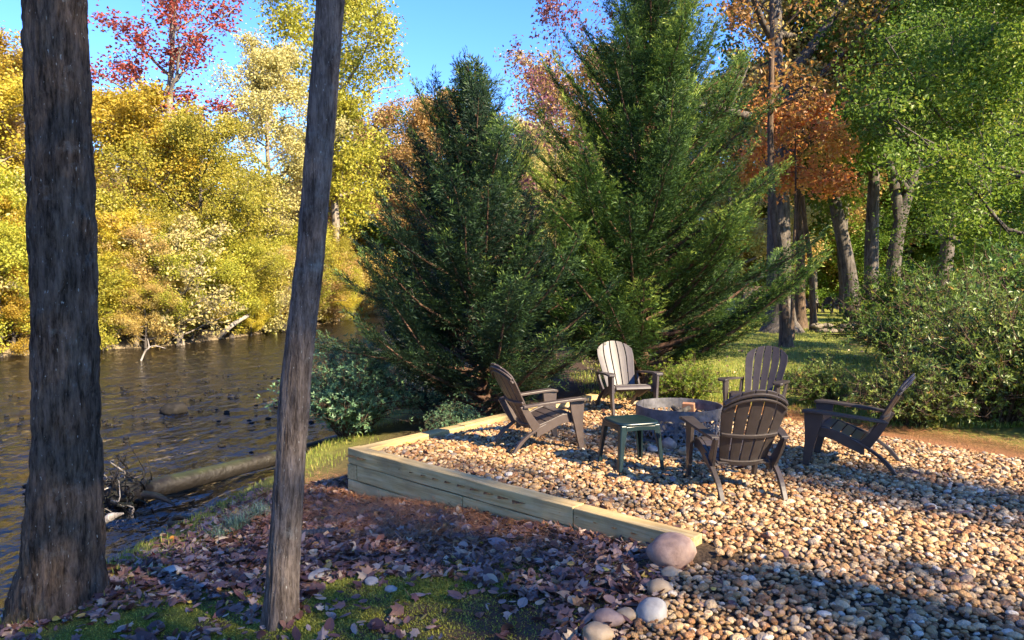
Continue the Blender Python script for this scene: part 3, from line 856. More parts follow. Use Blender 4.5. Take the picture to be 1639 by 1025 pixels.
plant(K['fine'], 'light_maple', 'light green maple hanging over the right edge of the view', 'tree', 'brightgreen', 'bark_grey', ground_at(1700, 15), 8.5, .5, None, 1.1)
plant(K['tall'], 'green_tree', 'tall bright green tree behind the forked tree', 'tree', 'brightgreen', 'bark_grey', ground_at(1500, 34), 19, 1.2, None, 1.35)
plant(K['tall'], 'green_tree', 'tall green tree behind the leaning tree', 'tree', 'green', 'bark_grey', ground_at(1360, 41), 20, 3.6, None, 1.2)
plant(K['tall'], 'green_tree', 'tall green tree at the upper right corner', 'tree', 'green', 'bark_grey', ground_at(1610, 30), 18, 5.1, None, 1.3)
plant(K['wisp'], 'purple_tree', 'sparse purple leaved small tree above the gap between the cypresses', 'tree', 'purple', 'bark_brown', ground_at(890, 17), top_h(-30, 17, 0), 2.0, None, .9)
plant(K['broad'], 'gold_tree', 'golden tree glowing behind the slim trunks', 'tree', 'gold', 'bark_grey', ground_at(1300, 48), 15, 2.2, None, 1.0)
plant(K['broad2'], 'cream_tree', 'pale yellow tree seen right of the right cypress', 'tree', 'cream', 'bark_pale', ground_at(1170, 42), 13, 1.2, None, 1.0)
plant(K['broad2'], 'green_tree', 'low green tree behind the lawn chairs', 'tree', 'green', 'bark_grey', ground_at(1440, 50), 13, 4.2, None, 1.3)

# --- trees beside and behind the camera that shade the gravel
def shade(name, label, along, perp, k, h, leafm, rz, wide=1.0):
    p = Vector((SUN_AZ.x * along - SUN_AZ.y * perp, SUN_AZ.y * along + SUN_AZ.x * perp))
    return plant(K[k], name, label, 'tree', leafm, 'bark_grey', (p.x, p.y, gz(p.x, p.y) - .1), h, rz, 'trees outside the frame', wide)
SHADE = [(14, .2, 'dapple', 20, 'green', .4, .95), (12, 4.0, 'broad2', 9, 'gold', 1.4, .5), (21, 2.0, 'dapple', 24, 'green', 4.1, .7), (15.5, 6.9, 'broad2', 14, 'gold', 3.0, .2)]
for q, a in enumerate(SHADE):
    shade('shade_tree', ['broad green tree right of the camera', 'small golden tree beside the green tree right of the camera', 'slender tall green tree far off to the right', 'thin golden tree right of the view'][q], *a)

# --- woods that read as one mass
def wood_points(n, fn):
    o = []
    while len(o) < n:
        x, y = fn()
        o.append((x, y))
    return np.array(o)
def make_wood(name, label, pts, protos, hs, seed):
    r = np.random.default_rng(seed); n = len(pts)
    kd = r.integers(0, len(protos), n)
    z = ground_z(pts[:, 0], pts[:, 1]) - .15
    s = r.uniform(hs[0], hs[1], n)
    tot_P, tot_r, tot_s, tot_k = [], [], [], []
    pr = []
    for k, t in enumerate(protos):
        tr, cr = [c for c in t.children]
        pr += [tr, cr]
        for a in (0, 1):
            q = kd == k
            sc = (s / 10 * (10 / protos_H[t.name]))[q]
            tot_P.append(np.stack([pts[q, 0], pts[q, 1], z[q]], -1)); tot_k.append(np.full(q.sum(), 2 * k + a))
            tot_s.append(np.stack([sc * 1.15, sc * 1.15, sc], -1)); rr = np.random.default_rng(seed + k)
            tot_r.append(np.stack([0 * sc, 0 * sc, rr.uniform(0, 6.28, len(sc))], -1))
    o = scatter_object(name, pr, np.concatenate(tot_P), np.concatenate(tot_r), np.concatenate(tot_s), np.concatenate(tot_k), None, [p.material_slots[0].material for p in pr])
    return tag(o, label, 'wood', None, 'stuff')
protos_H = {}
bpy.context.view_layer.update()
def find(lb):
    for o in COL.objects:
        if o.get('label') == lb:
            return o
def PR(lb, kind):
    o = find(lb); protos_H[o.name] = K[kind].H; return o
r_ = np.random.default_rng(77)
def hill():
    while True:
        y = r_.uniform(18, 190); f = r_.uniform(7, 75); x = edge_far(y) - f
        if x < -.15 * y + 14 and abs(x / y) < 1.3: return x, y
def right_wood():
    while True:
        y = r_.uniform(48, 125); x = r_.uniform(-50, 85)
        if x - edge_near(y) > 4 and -.45 < x / y < .95: return x, y
make_wood('hillside_wood', 'autumn wood covering the far hillside', wood_points(190, hill),
          [PR('dense golden yellow tree just right of the thick left trunk', 'broad2'), PR('yellow green rounded tree below the red maple across the river', 'broad'), PR('low golden brown tree leaning over the far bank beside the thick trunk', 'broad2'), PR('tall cream leaved tree left of the slim leaning trunk', 'tall')], (8, 13), 5)
def thicket():
    while True:
        y = 16 + 80 * r_.random() ** 1.7; f = -.5 + 13 * r_.random() ** 1.9; x = edge_far(y) - f
        if abs(x / y) < 1.3: return x, y
make_wood('bank_thicket', 'tangled autumn undergrowth along the far bank', wood_points(330, thicket),
          [PR('dense golden yellow tree just right of the thick left trunk', 'broad2'), PR('bright yellow green shrub on the far bank', 'shrub'), PR('pale twiggy bush dipping into the river', 'bare'), PR('yellow green shrub at the far left edge of the far bank', 'shrub'), PR('golden tree at the river bend right of the slim trunk', 'broad'), PR('olive green thin tree by the river left of the slim trunk', 'sparse'), PR('yellow green rounded tree below the red maple across the river', 'broad')], (1.8, 5.6), 8)
def lot_edge():
    y = r_.uniform(47, 70); return r_.uniform(-.05, .85) * y, y
make_wood('lot_thicket', 'green undergrowth at the edge of the wood beyond the lawn', wood_points(110, lot_edge),
          [PR('small fresh green shrub above the slanting log', 'shrub'), PR('brown shrub above the dark bank left of the slim trunk', 'shrub'), PR('green maple with low branches at the right edge', 'fine')], (2.5, 6), 9)
make_wood('lot_wood', 'green wood beyond the lawn', wood_points(130, right_wood),
          [PR('tall bright green tree behind the forked tree', 'tall'), PR('low green tree behind the lawn chairs', 'broad2'), PR('golden tree glowing behind the slim trunks', 'broad'), PR('tall green tree behind the leaning tree', 'tall')], (11, 19), 6)

# ------------------------------------------------------------------ cypresses
def cypress(name, label, loc, H, Rr, seed, mat, nbr, trunk_r, low=.06, asym=0.0):
    r = np.random.default_rng(seed)
    wood = Acc(); V_, Q_, T_ = [], [], []; nv = 0
    tp = np.stack([np.cumsum(r.normal(0, .02, 14)), np.cumsum(r.normal(0, .02, 14)), np.linspace(0, H * .97, 14)], -1)
    V, F = tube(tp, np.linspace(trunk_r, .012, 14) * (1 + .5 * np.exp(-np.linspace(0, H, 14) / .3)), 10); wood.add(V, F)
    ga = 0.0
    LP, LD, LN, LL, LT = [], [], [], [], []
    for b in range(nbr):
        s = ((b + r.uniform(0, 1)) / nbr) ** 1.15
        z = H * (low + (0.965 - low) * s)
        ga += 2.399 + r.normal(0, .3)
        L = Rr * 1.12 * (1 - s) ** .85 * (0.8 + .2 * min(1, s / .1)) * r.uniform(.5, 1.3) + .22
        L *= 1 + asym * math.cos(ga)
        L *= .62 + .85 * float(vnoise(math.cos(ga) * 1.6 + 5, math.sin(ga) * 1.6 + 5, z * .9, seed))
        if r.random() < .10: L *= 1.35
        L = min(L, Rr * 1.2 * (1 - .6 * s))
        el = .2 + .72 * s + r.normal(0, .13)
        d = np.array([math.cos(ga) * math.cos(el), math.sin(ga) * math.cos(el), math.sin(el)])
        m = 8; pts = [np.array([np.interp(z, tp[:, 2], tp[:, 0]), np.interp(z, tp[:, 2], tp[:, 1]), z])]; dd = d.copy()
        for a in range(m - 1):
            dd = dd + r.normal(0, .06, 3) + np.array([0, 0, .09]); dd /= np.linalg.norm(dd)
            pts.append(pts[-1] + dd * L / (m - 1))
        pts = np.array(pts)
        r0 = .010 + .014 * L
        V, F = tube(pts, np.linspace(r0, .003, m), 5, False); wood.add(V, F)
        ns = max(5, int(L / .058))
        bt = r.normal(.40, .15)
        for q in range(ns):
            ts = .14 + .86 * (q + r.uniform(0, 1)) / ns
            x = ts * (m - 1); i0 = min(int(x), m - 2); p = pts[i0] + (pts[i0 + 1] - pts[i0]) * (x - i0)
            ax = pts[i0 + 1] - pts[i0]; ax /= np.linalg.norm(ax)
            side = np.cross(ax, [0, 0, 1.]); side /= np.linalg.norm(side) + 1e-9
            sg = 1 if q % 2 else -1
            sd = ax * r.uniform(.7, 1.1) + side * sg * r.uniform(.35, .85) + np.array([0, 0, r.normal(.16, .25)]); sd /= np.linalg.norm(sd)
            Ls = min(.5, .15 + L * .24 * (1.15 - ts)) * r.uniform(.6, 1.25)
            up = np.cross(sd, ax); up = up if up[2] > 0 else -up
            up = up / (np.linalg.norm(up) + 1e-9); s2 = np.cross(sd, up)
            sag = r.uniform(-.16, .16)
            nt_ = max(4, int(Ls / .05))
            for w in range(nt_ + 1):
                a = (w + .3) / (nt_ + .3)
                pw = p + sd * (a * Ls) + np.array([0, 0, sag * Ls * a * a])
                if w == nt_:
                    td = sd
                else:
                    td = sd * .85 + s2 * (.62 if w % 2 else -.62) + r.normal(0, .14, 3)
                td = td / np.linalg.norm(td)
                Lt = (.07 + .16 * (1 - a) * min(1, Ls / .4)) * r.uniform(.7, 1.3)
                nl = max(4, int(Lt / .017)); c_ = (np.arange(nl) + .5) / nl
                sgn = np.where(np.arange(nl) % 2, 1., -1.); s3 = np.cross(td, up)
                LP.append(pw + td * (c_ * Lt)[:, None] + np.array([0, 0, -.25]) * (c_ ** 2 * Lt)[:, None])
                LD.append(td * .9 + s3 * (sgn * r.uniform(.35, .7, nl))[:, None] + r.normal(0, .2, (nl, 3)))
                LN.append(up + r.normal(0, .4, (nl, 3)))
                LL.append((.075 - .025 * c_) * r.uniform(.7, 1.3, nl))
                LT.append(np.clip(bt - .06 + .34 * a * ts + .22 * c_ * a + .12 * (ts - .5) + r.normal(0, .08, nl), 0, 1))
    LP, LD, LN, LL, LT = map(np.concatenate, (LP, LD, LN, LL, LT))
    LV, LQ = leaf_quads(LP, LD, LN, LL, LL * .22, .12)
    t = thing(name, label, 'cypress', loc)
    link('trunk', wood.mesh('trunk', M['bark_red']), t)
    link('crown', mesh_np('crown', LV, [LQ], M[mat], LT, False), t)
    return t
pL = px(782, 640, 10.9); pR = px(1030, 620, 12.3)
cypress('cypress_tree', 'dark bluish green cypress on the left, behind the left wall', (pL.x, pL.y, gz(pL.x, pL.y) - .08), 5.25, 2.25, 301, 'cypress_blue', 150, .085, .03, -.15)
cypress('cypress_tree', 'tallest sunlit green cypress, behind the fire ring', (pR.x, pR.y, gz(pR.x, pR.y) - .08), 8.0, 2.75, 302, 'cypress', 215, .11, .035)

# ------------------------------------------------------------------ two near trunks
def near_trunk(name, label, pix, d, seed, mat, Htop, crown_r, leafm, rough=.1):
    """pix rows: (v, u_left, u_right)"""
    rows = [(px((a + b) / 2, v, d), (b - a) / 2 / FPX * d) for v, a, b in pix]
    b = rows[0][0]; zb = gz(b.x, d) - .12
    zz = [max(p.z, zb) - zb for p, _ in rows]; zz[0] = 0
    xx = [p.x - b.x for p, _ in rows]; rr = [q for _, q in rows]
    sl = (xx[-1] - xx[-3]) / (zz[-1] - zz[-3])
    for k in (1, 2, 3):
        f = k / 3
        zz.append(zz[len(rows) - 1] + (Htop - zz[len(rows) - 1]) * f); xx.append(xx[len(rows) - 1] + sl * .5 * (zz[-1] - zz[len(rows) - 1])); rr.append(rr[len(rows) - 1] * (1 - .9 * f))
    z = np.concatenate([np.arange(0, 4.4, .012), np.arange(4.4, Htop, .15)])
    cx_, cr = np.interp(z, zz, xx), np.interp(z, zz, rr)
    ker = np.ones(15) / 15
    cxs = np.convolve(np.pad(cx_, 7, 'edge'), ker, 'valid'); crs = np.convolve(np.pad(cr, 7, 'edge'), ker, 'valid')
    sides = 128; th = np.linspace(0, 2 * np.pi, sides, endpoint=False)
    ZZ, TH = np.meshgrid(z, th, indexing='ij')
    RR = np.repeat(crs[:, None], sides, 1)
    bx, by = np.cos(TH), np.sin(TH)
    fq = 7.5 if rough > .08 else 5.5
    wx_ = fbm(bx * 2, by * 2, ZZ * 2.5, seed, 3) * .9
    rid = np.abs(fbm((bx + wx_ * .3) * fq, (by + wx_ * .3) * fq, ZZ * 3.2, seed + 5, 4)) * 2
    fine = fbm(bx * 16, by * 16, ZZ * 14, seed + 9, 3)
    lump = fbm(bx * 1.2, by * 1.2, ZZ * 1.3, seed + 14, 2)
    RR = RR * (1 + rough * (np.minimum(rid, .45) - .3) * 2.6 + rough * .6 * fine + .12 * lump)
    fl = np.exp(-ZZ / .22); RR = RR * (1 + .22 * fl * np.cos(TH * 4 + 1.3 + seed) + .05 * fl)
    V = np.stack([cxs[:, None] + RR * bx, RR * by, ZZ], -1).reshape(-1, 3)
    n = len(z); i, j = np.meshgrid(np.arange(n - 1), np.arange(sides), indexing='ij'); j2 = (j + 1) % sides
    Q = np.stack([i * sides + j, i * sides + j2, (i + 1) * sides + j2, (i + 1) * sides + j], -1).reshape(-1, 4)
    t = thing(name, label, 'tree', (b.x, d, zb))
    link('trunk', mesh_np('trunk', V, [Q], M[mat]), t)
    top = [(np.interp(Htop * f, zz, xx), 0, Htop * f) for f in (.55, .7, .85, 1.0)]
    w, LV, LQ, tone = gen_tree(seed, H=Htop, trunk_path=top, trunk_r=rr[len(rows) - 1] * .3, base=.05, Rr=crown_r, limbs=10, subs=5, twigs=4, leaves=6, leaf=.12, spread=.22, up=.6)
    link('limb', w.mesh('limb', M[mat]), t)
    link('crown', mesh_np('crown', LV, [LQ], M[leafm], tone, False), t)
    return t
near_trunk('thick_tree', 'thick dark rough barked trunk with mossy flared base at the left', [(985, 22, 168), (950, 30, 163), (900, 40, 160), (800, 51, 159), (700, 58, 157), (500, 55, 151), (300, 51, 144), (100, 47, 137), (0, 44, 133)], 5.15, 41, 'bark_dark', 15, 3.0, 'yellow', .10)
near_trunk('slim_leaning_tree', 'slim leaning trunk with pale lichen spots beside the timber wall', [(1012, 416, 477), (950, 425, 477), (900, 428, 480), (800, 436, 485), (700, 444, 491), (655, 445, 496), (610, 449, 497), (500, 463, 508), (400, 476, 520), (200, 492, 536), (0, 507, 551)], 4.3, 43, 'bark_slim', 12, 2.2, 'yellowgreen', .07)

# ------------------------------------------------------------------ timber wall
wall = thing('timber_wall', 'low retaining wall of stacked pale pine timbers around the gravel', 'wall', (C0.x, C0.y, 0))
def timber(a, b, z0, h, w=.145, name='timber', inward=1):
    """a, b outer face corner points (xy); the timber lies inside that line"""
    a, b = Vector(a), Vector(b); d = (b - a); L = d.length; d.normalize(); n = Vector((-d.y, d.x)) * inward
    m = (a + b) / 2 + n * w / 2
    ns = max(3, int(L / .25)); t = np.linspace(-L / 2 + .002, L / 2 - .002, ns)
    wob = RNG.normal(0, .0022, (ns, 2))
    P = np.stack([t, wob[:, 0], h / 2 + wob[:, 1]], -1)
    V, F = ribbon(P, (0, w / 2, 0), (0, 0, h / 2 - .002))
    o = link(name, mesh_np('timber', V, F, M['timber'], None, False), wall, (m.x - C0.x, m.y - C0.y, z0), (0, RNG.normal(0, .002), math.atan2(d.y, d.x)))
    return bevel(o, .006, 2)
c, e, f = Vector((C0.x, C0.y)), Vector((E0.x, E0.y)), Vector((F0.x, F0.y))
fd, ld = (e - c).normalized(), (f - c).normalized()
Lf, Ll = (e - c).length, (f - c).length
TH = .158
def lerp(a, d, s): return a + d * s
j1 = (pt(919, 811, .04).xy - c).length
timber(c, lerp(c, fd, j1 - .003), .04 - TH, TH)
timber(lerp(c, fd, j1 + .004), e, .037 - TH, TH)
j2 = (pt(730, 797, -.12).xy - c).length
timber(lerp(c, fd, .16), lerp(c, fd, j2 - .003), .037 - 2 * TH, TH)
timber(lerp(c, fd, j2 + .004), lerp(c, fd, Lf - .12), .036 - 2 * TH, TH)
timber(c, lerp(c, fd, 1.9), .034 - 3 * TH, TH)
timber(c, lerp(c, fd, .7), .031 - 4 * TH, TH)
for a, b, z in ((.151, 1.62, .034), (1.625, 3.0, .048), (3.006, Ll, .06)):
    timber(lerp(c, ld, a), lerp(c, ld, b), z - TH, TH, inward=-1)
timber(lerp(c, ld, -.004), lerp(c, ld, 2.4), .036 - 2 * TH, TH, inward=-1)
timber(lerp(c, ld, .151), lerp(c, ld, 2.2), .032 - 3 * TH, TH, inward=-1)

# ------------------------------------------------------------------ chairs
def chair_parts():
    parts = []
    def add(name, V, F, under=None): parts.append((name, mesh_np(name, V, F, M['resin_brown'], None, False), under))

    # seat: crosswise slats following a dipped curve
    cur = spline([(0, .36, .315), (0, .325, .355), (0, .24, .365), (0, .12, .325), (0, 0, .275), (0, -.14, .235)], 61)
    s = np.concatenate([[0], np.cumsum(np.linalg.norm(np.diff(cur, axis=0), axis=1))]); tot = s[-1]
    nsl = 6; w = tot / nsl
    for q in range(nsl):
        ss = np.linspace(q * w + .005, (q + 1) * w - .005, 6)
        P = np.stack([np.interp(ss, s, cur[:, c]) for c in range(3)], -1)
        T = np.gradient(P, axis=0); T /= np.linalg.norm(T, axis=1)[:, None]
        Nn = np.stack([0 * T[:, 0], -T[:, 2], T[:, 1]], -1)
        add('seat_slat', *ribbon(P, (.243 - .02 * (q / 5), 0, 0), Nn * .008))
    for sg in (-1, 1):
        # side rail under the seat edge running into the rear leg
        P = spline([(sg * .262, .33, .318), (sg * .26, .2, .318), (sg * .255, .05, .26), (sg * .25, -.10, .205)], 12)
        wd = np.linspace(.042, .062, 12)
        add('side_rail', *ribbon(P, (.015, 0, 0), np.stack([0 * wd, 0 * wd, wd], -1)))
        P = spline([(sg * .268, -.03, .275), (sg * .268, -.15, .20), (sg * .262, -.26, .12), (sg * .258, -.36, 0)], 12)
        wd = np.interp(np.linspace(0, 1, 12), [0, .25, .6, 1], [.05, .075, .048, .026])
        dirn = np.array([0, .78, .3]); dirn /= np.linalg.norm(dirn)
        add('leg', *ribbon(P, (.02, 0, 0), dirn * wd[:, None]))
        P = spline([(sg * .315, .335, .515), (sg * .312, .345, .35), (sg * .305, .375, .15), (sg * .30, .40, 0)], 12)
        wd = np.interp(np.linspace(0, 1, 12), [0, .25, .5, 1], [.085, .075, .05, .028])
        add('leg', *ribbon(P, (.016, 0, 0), np.stack([0 * wd, wd, 0 * wd], -1)))
        P = spline([(sg * .29, -.27, .475), (sg * .315, -.1, .495), (sg * .33, .15, .515), (sg * .335, .34, .528), (sg * .33, .435, .518)], 14)
        wd = np.interp(np.linspace(0, 1, 14), [0, .3, .8, .93, 1], [.03, .042, .062, .06, .04])
        add('armrest', *ribbon(P, np.stack([wd, 0 * wd, 0 * wd], -1), (0, 0, .013)))
        P = spline([(sg * .262, -.10, .235), (sg * .275, -.18, .34), (sg * .285, -.27, .48)], 8)
        add('back_bracket', *ribbon(P, (.014, 0, 0), np.stack([0 * np.ones(8), np.linspace(.05, .03, 8), np.linspace(.02, .01, 8)], -1)))
    # back: five fanned slats
    b0, b1 = np.array([0, -.115, .225]), np.array([0, -.475, .90]); dv = b1 - b0; L = np.linalg.norm(dv); dv /= L
    nv = np.array([0, dv[2], -dv[1]])
    nb = 5
    def Wd(t): return np.interp(t, [0, .3, .68, .86, 1], [.20, .232, .272, .262, .225])
    def at(sl, t, off=0):
        return b0 + dv * (t * L) + np.array([1., 0, 0]) * (sl * Wd(t)) + nv * (.035 * sl * sl + off)
    for q in range(nb):
        s0, s1 = -1 + 2 * q / nb, -1 + 2 * (q + 1) / nb
        cols = np.linspace(s0 + .022, s1 - .022, 4); m = 16
        V = []
        for off in (.008, -.008):
            for sl in cols:
                tmax = 1 - .12 * sl * sl - .08 * abs(sl) ** 5
                for t in np.linspace(0, tmax, m): V.append(at(sl, t, off))
        V = np.array(V); Qs = []; nc = 4; o2 = nc * m
        for a in range(nc - 1):
            for b in range(m - 1):
                k = a * m + b
                Qs.append([k, k + m, k + m + 1, k + 1]); Qs.append([o2 + k, o2 + k + 1, o2 + k + m + 1, o2 + k + m])
        for b in range(m - 1):
            Qs.append([b, b + 1, o2 + b + 1, o2 + b]); k = (nc - 1) * m + b; Qs.append([k + 1, k, o2 + k, o2 + k + 1])
        for a in range(nc - 1):
            k = a * m; Qs.append([k + m, k, o2 + k, o2 + k + m]); k = a * m + m - 1; Qs.append([k, k + m, o2 + k + m, o2 + k])
        add('back_slat', V, [np.array(Qs)], 'back_support')
    for t, drop, hw, off in ((.955, .14, .011, -.017), (.895, .14, .010, -.020), (.40, .0, .016, -.016), (.03, 0, .022, -.016)):
        sl = np.linspace(-.97, .97, 15)
        P = np.array([at(a, t - drop * a * a - .04 * abs(a) ** 5 * (drop > 0), off) for a in sl])
        add('back_crossbar' if t > .1 else 'back_support', *ribbon(P, dv * hw, nv * .010), 'back_support' if t > .1 else None)
    return sorted(parts, key=lambda q: q[2] is not None)
CP = chair_parts()
def chair(label, loc, face, mat, sc=1.0):
    rz = math.atan2(face[1], face[0]) - math.pi / 2
    t = thing('adirondack_chair', label, 'chair', loc, rz, 'chairs around the fire ring', sc)
    made = {}
    for nm, me, under in CP:
        o = link(nm, me, made[under] if under else t); made.setdefault(nm, o); set_mat(o, M[mat]); bevel(o, .004, 2)
    return t
chair('taupe plastic adirondack chair facing right, nearest the left wall', (.24, 7.80, 0), (.9, .40), 'resin_brown')
chair('light taupe plastic adirondack chair facing the camera under the cypress', (1.53, 10.05, 0), (.22, -.97), 'resin_taupe')
chair('grey brown plastic adirondack chair in front of the lawn, partly hidden behind another chair', (3.12, 9.3, 0), (-.55, -.83), 'resin_dark')
chair('dark brown plastic adirondack chair with its slatted back to the camera', (1.92, 6.22, 0), (-.06, 1), 'resin_dark')
chair('dark plastic adirondack chair seen from the side at the right, before the shrubs', (3.30, 7.02, 0), (-.85, .53), 'resin_dark')

# ------------------------------------------------------------------ side table
tb = thing('side_table', 'small dark green plastic side table on the gravel', 'table', (pt(1009, 744).x, pt(1009, 744).y, 0), R(18))
def squircle(w, n=40, e=5.0):
    a = np.linspace(0, 2 * np.pi, n, endpoint=False)
    return np.stack([w * np.sign(np.cos(a)) * np.abs(np.cos(a)) ** (2 / e), w * np.sign(np.sin(a)) * np.abs(np.sin(a)) ** (2 / e)], -1)
def lathe_sq(rows, n=40):
    V = np.concatenate([np.column_stack([squircle(w, n), np.full(n, z)]) for w, z in rows])
    Q = []
    for i in range(len(rows) - 1):
        for j in range(n): Q.append([i * n + j, i * n + (j + 1) % n, (i + 1) * n + (j + 1) % n, (i + 1) * n + j])
    V = np.vstack([V, [0, 0, rows[-1][1]], [0, 0, rows[0][1]]]); k = len(V)
    T = [[(len(rows) - 1) * n + j, (len(rows) - 1) * n + (j + 1) % n, k - 2] for j in range(n)] + [[(j + 1) % n, j, k - 1] for j in range(n)]
    return V, [np.array(Q), np.array(T)]
link('table_top', mesh_np('table_top', *lathe_sq([(.19, .405), (.212, .408), (.218, .425), (.212, .437), (.195, .441), (.183, .436), (.12, .4345), (.05, .434)]), M['resin_green']), tb)
for a in range(4):
    ap = Acc(); V, F = ribbon(np.array([[-.15, -.203, .385], [0, -.207, .392], [.15, -.203, .385]]), (0, .006, 0), (0, 0, .022))
    ca, sa = math.cos(a * math.pi / 2), math.sin(a * math.pi / 2)
    V = np.stack([V[:, 0] * ca - V[:, 1] * sa, V[:, 0] * sa + V[:, 1] * ca, V[:, 2]], -1)
    bevel(link('apron', mesh_np('apron', V, F, M['resin_green'], None, False), tb), .004)
    # angle section leg, splayed and tapered, rounded outer corner
    rows = []
    for z, k, w, th in ((.415, .205, .075, .02), (.36, .208, .066, .02), (.2, .222, .05, .018), (.02, .236, .04, .018), (0, .237, .038, .017)):
        rows.append([(k - w, k, z), (k - .012, k, z), (k, k - .012, z), (k, k - w, z), (k - th, k - w, z), (k - th, k - th, z), (k - w, k - th, z)])
    V = np.array(rows).reshape(-1, 3); Q = []
    for i in range(4):
        for j in range(7): Q.append([i * 7 + j, (i + 1) * 7 + j, (i + 1) * 7 + (j + 1) % 7, i * 7 + (j + 1) % 7])
    V = np.stack([V[:, 0] * ca - V[:, 1] * sa, V[:, 0] * sa + V[:, 1] * ca, V[:, 2]], -1)
    bevel(link('leg', mesh_np('leg', V, [np.array(Q), np.array([[0, 1, 2, 3, 4, 5, 6]]), np.array([[34, 33, 32, 31, 30, 29, 28]])], M['resin_green'], None, False), tb), .003)

# ------------------------------------------------------------------ fire ring
FR = Vector((1.88, 8.28, 0)); RR_ = .475
fire = thing('fire_ring', 'round steel fire ring with scroll cutouts', 'fire ring', FR)
def on_ring(a, z, r=RR_): return (r * math.cos(a), r * math.sin(a), z)
def ring_band(a0, a1, z0, z1, th=.004, n=14):
    a = np.linspace(a0, a1, n); P = np.stack([RR_ * np.cos(a), RR_ * np.sin(a), np.full(n, (z0 + z1) / 2)], -1)
    return ribbon(P, np.stack([np.cos(a), np.sin(a), 0 * a], -1) * th, (0, 0, (z1 - z0) / 2))
NSEG = 6
def scroll_strip(acc, uv, w, seg0):
    """flat strip along a curve drawn on the ring wall (u arc metres, z)"""
    uv = np.asarray(uv); a = seg0 + uv[:, 0] / RR_
    P = np.stack([RR_ * np.cos(a), RR_ * np.sin(a), uv[:, 1]], -1)
    n = np.stack([np.cos(a), np.sin(a), 0 * a], -1)
    T = np.gradient(P, axis=0); T /= np.linalg.norm(T, axis=1)[:, None]
    acc.add(*ribbon(P, np.cross(T, n) * w, n * .0025))
for k in range(NSEG):
    a0, a1 = k * 2 * math.pi / NSEG + .25, (k + 1) * 2 * math.pi / NSEG + .25
    link('steel_band', mesh_np('steel_band', *ring_band(a0 + .003, a1 - .003, .245, .36), M['steel'], None, False), fire)
    link('base_band', mesh_np('base_band', *ring_band(a0 + .003, a1 - .003, 0, .025), M['steel'], None, False), fire)
    V, F = ring_band(a0 - .035, a0 + .035, .002, .362, .0065, 4)
    link('seam_strap', mesh_np('seam_strap', V, F, M['steel'], None, False), fire)
    sc_ = Acc(); seg = RR_ * (a1 - a0)
    for c_ in range(6):
        u0 = seg * (c_ + .5) / 6; sg = 1 if c_ % 2 else -1
        for zc, s2 in ((.083, 1), (.187, -1)):
            ph = np.linspace(0, 3.6 * math.pi / 2 + 1.2, 16); rr = .046 - .0042 * ph
            scroll_strip(sc_, np.stack([u0 + sg * s2 * rr * np.cos(ph), zc + rr * np.sin(ph) * s2], -1), .0085, a0)
        ph = np.linspace(-1, 1, 10)
        scroll_strip(sc_, np.stack([u0 + sg * .035 * np.sin(ph * math.pi), .135 + ph * .115], -1), .008, a0)
    link('scroll_panel', sc_.mesh('scroll_panel', M['steel'], False), fire)
V = [(0, 0, .10)]; T = []
n = 28
for q in range(1, 4):
    for j in range(n):
        a = j / n * 2 * math.pi; V.append((RR_ * .97 * q / 3 * math.cos(a), RR_ * .97 * q / 3 * math.sin(a), .10 + RNG.uniform(-.02, .02)))
Q = [[1 + (q - 1) * n + j, 1 + q * n + j, 1 + q * n + (j + 1) % n, 1 + (q - 1) * n + (j + 1) % n] for q in (1, 2) for j in range(n)]
T = [[0, 1 + j, 1 + (j + 1) % n] for j in range(n)]
link('ash_bed', mesh_np('ash_bed', V, [np.array(T), np.array(Q)], M['ash']), fire)
for q, (x, y, rz, el, L) in enumerate([(-.1, .05, .4, .35, .6), (.12, .1, 2.0, .3, .55), (.0, -.1, 1.2, .25, .5)]):
    d = np.array([math.cos(rz) * math.cos(el), math.sin(rz) * math.cos(el), math.sin(el)]); c_ = np.array([x, y, .19])
    V, F = tube([c_ - d * L / 2, c_ + RNG.normal(0, .008, 3), c_ + d * L / 2], [.035, .04, .03], 9)
    o = link('charred_log', mesh_np('charred_log', V, F, M['char'], None, False), None, FR)
    tag(o, ['charred log leaning inside the fire ring, on the left', 'charred log crossing the middle of the fire ring', 'short charred log at the front inside the fire ring'][q], 'log', 'burnt logs in the fire ring')
bk = link('fire_brick', mesh_np('fire_brick', *ribbon(np.array([[-.07, 0, 0], [.07, 0, 0]]), (0, .03, 0), (0, 0, .07)), M['rusty'], None, False), None, (FR.x + .2, FR.y + .36, .25), (.2, 0, -.45))
tag(bevel(bk, .006), 'rusty brown brick standing inside the fire ring', 'brick')

# ------------------------------------------------------------------ stones
def stone(label, cat, loc, size, mat, seed, rz=0, name='stone', sink=.25, group=None):
    V, F = pebble_mesh(seed + 40, 3)
    V = V / np.array([1, .76, .50])
    V = V * np.array(size) / 2 * (1 + .5 * fbm(V[:, 0] * 1.5, V[:, 1] * 1.5, V[:, 2] * 1.5, seed, 4))[:, None]
    o = link(name, mesh_np(name, V, [F], M[mat]), None, (loc[0], loc[1], loc[2] + size[2] * (.5 - sink)), (0, 0, rz))
    return tag(o, label, cat, group)
def gp(u, v, z): p = pt(u, v, z); return (p.x, p.y, z)
stone('large pinkish boulder at the near end of the timber wall', 'stone', gp(1075, 906, -.10), (.31, .27, .26), 'stone_pink', 1, .3, sink=.16)
stone('small tan stone just below the large pinkish boulder', 'stone', gp(1072, 925, -.10), (.12, .10, .09), 'stone_tan', 2)
stone('rounded grey tan stone, second below the pinkish boulder', 'stone', gp(1055, 950, -.10), (.16, .13, .12), 'stone_tan', 3)
stone('pale oval stone bordering the gravel near the bottom edge', 'stone', gp(1044, 992, -.10), (.18, .16, .16), 'stone_grey', 4)
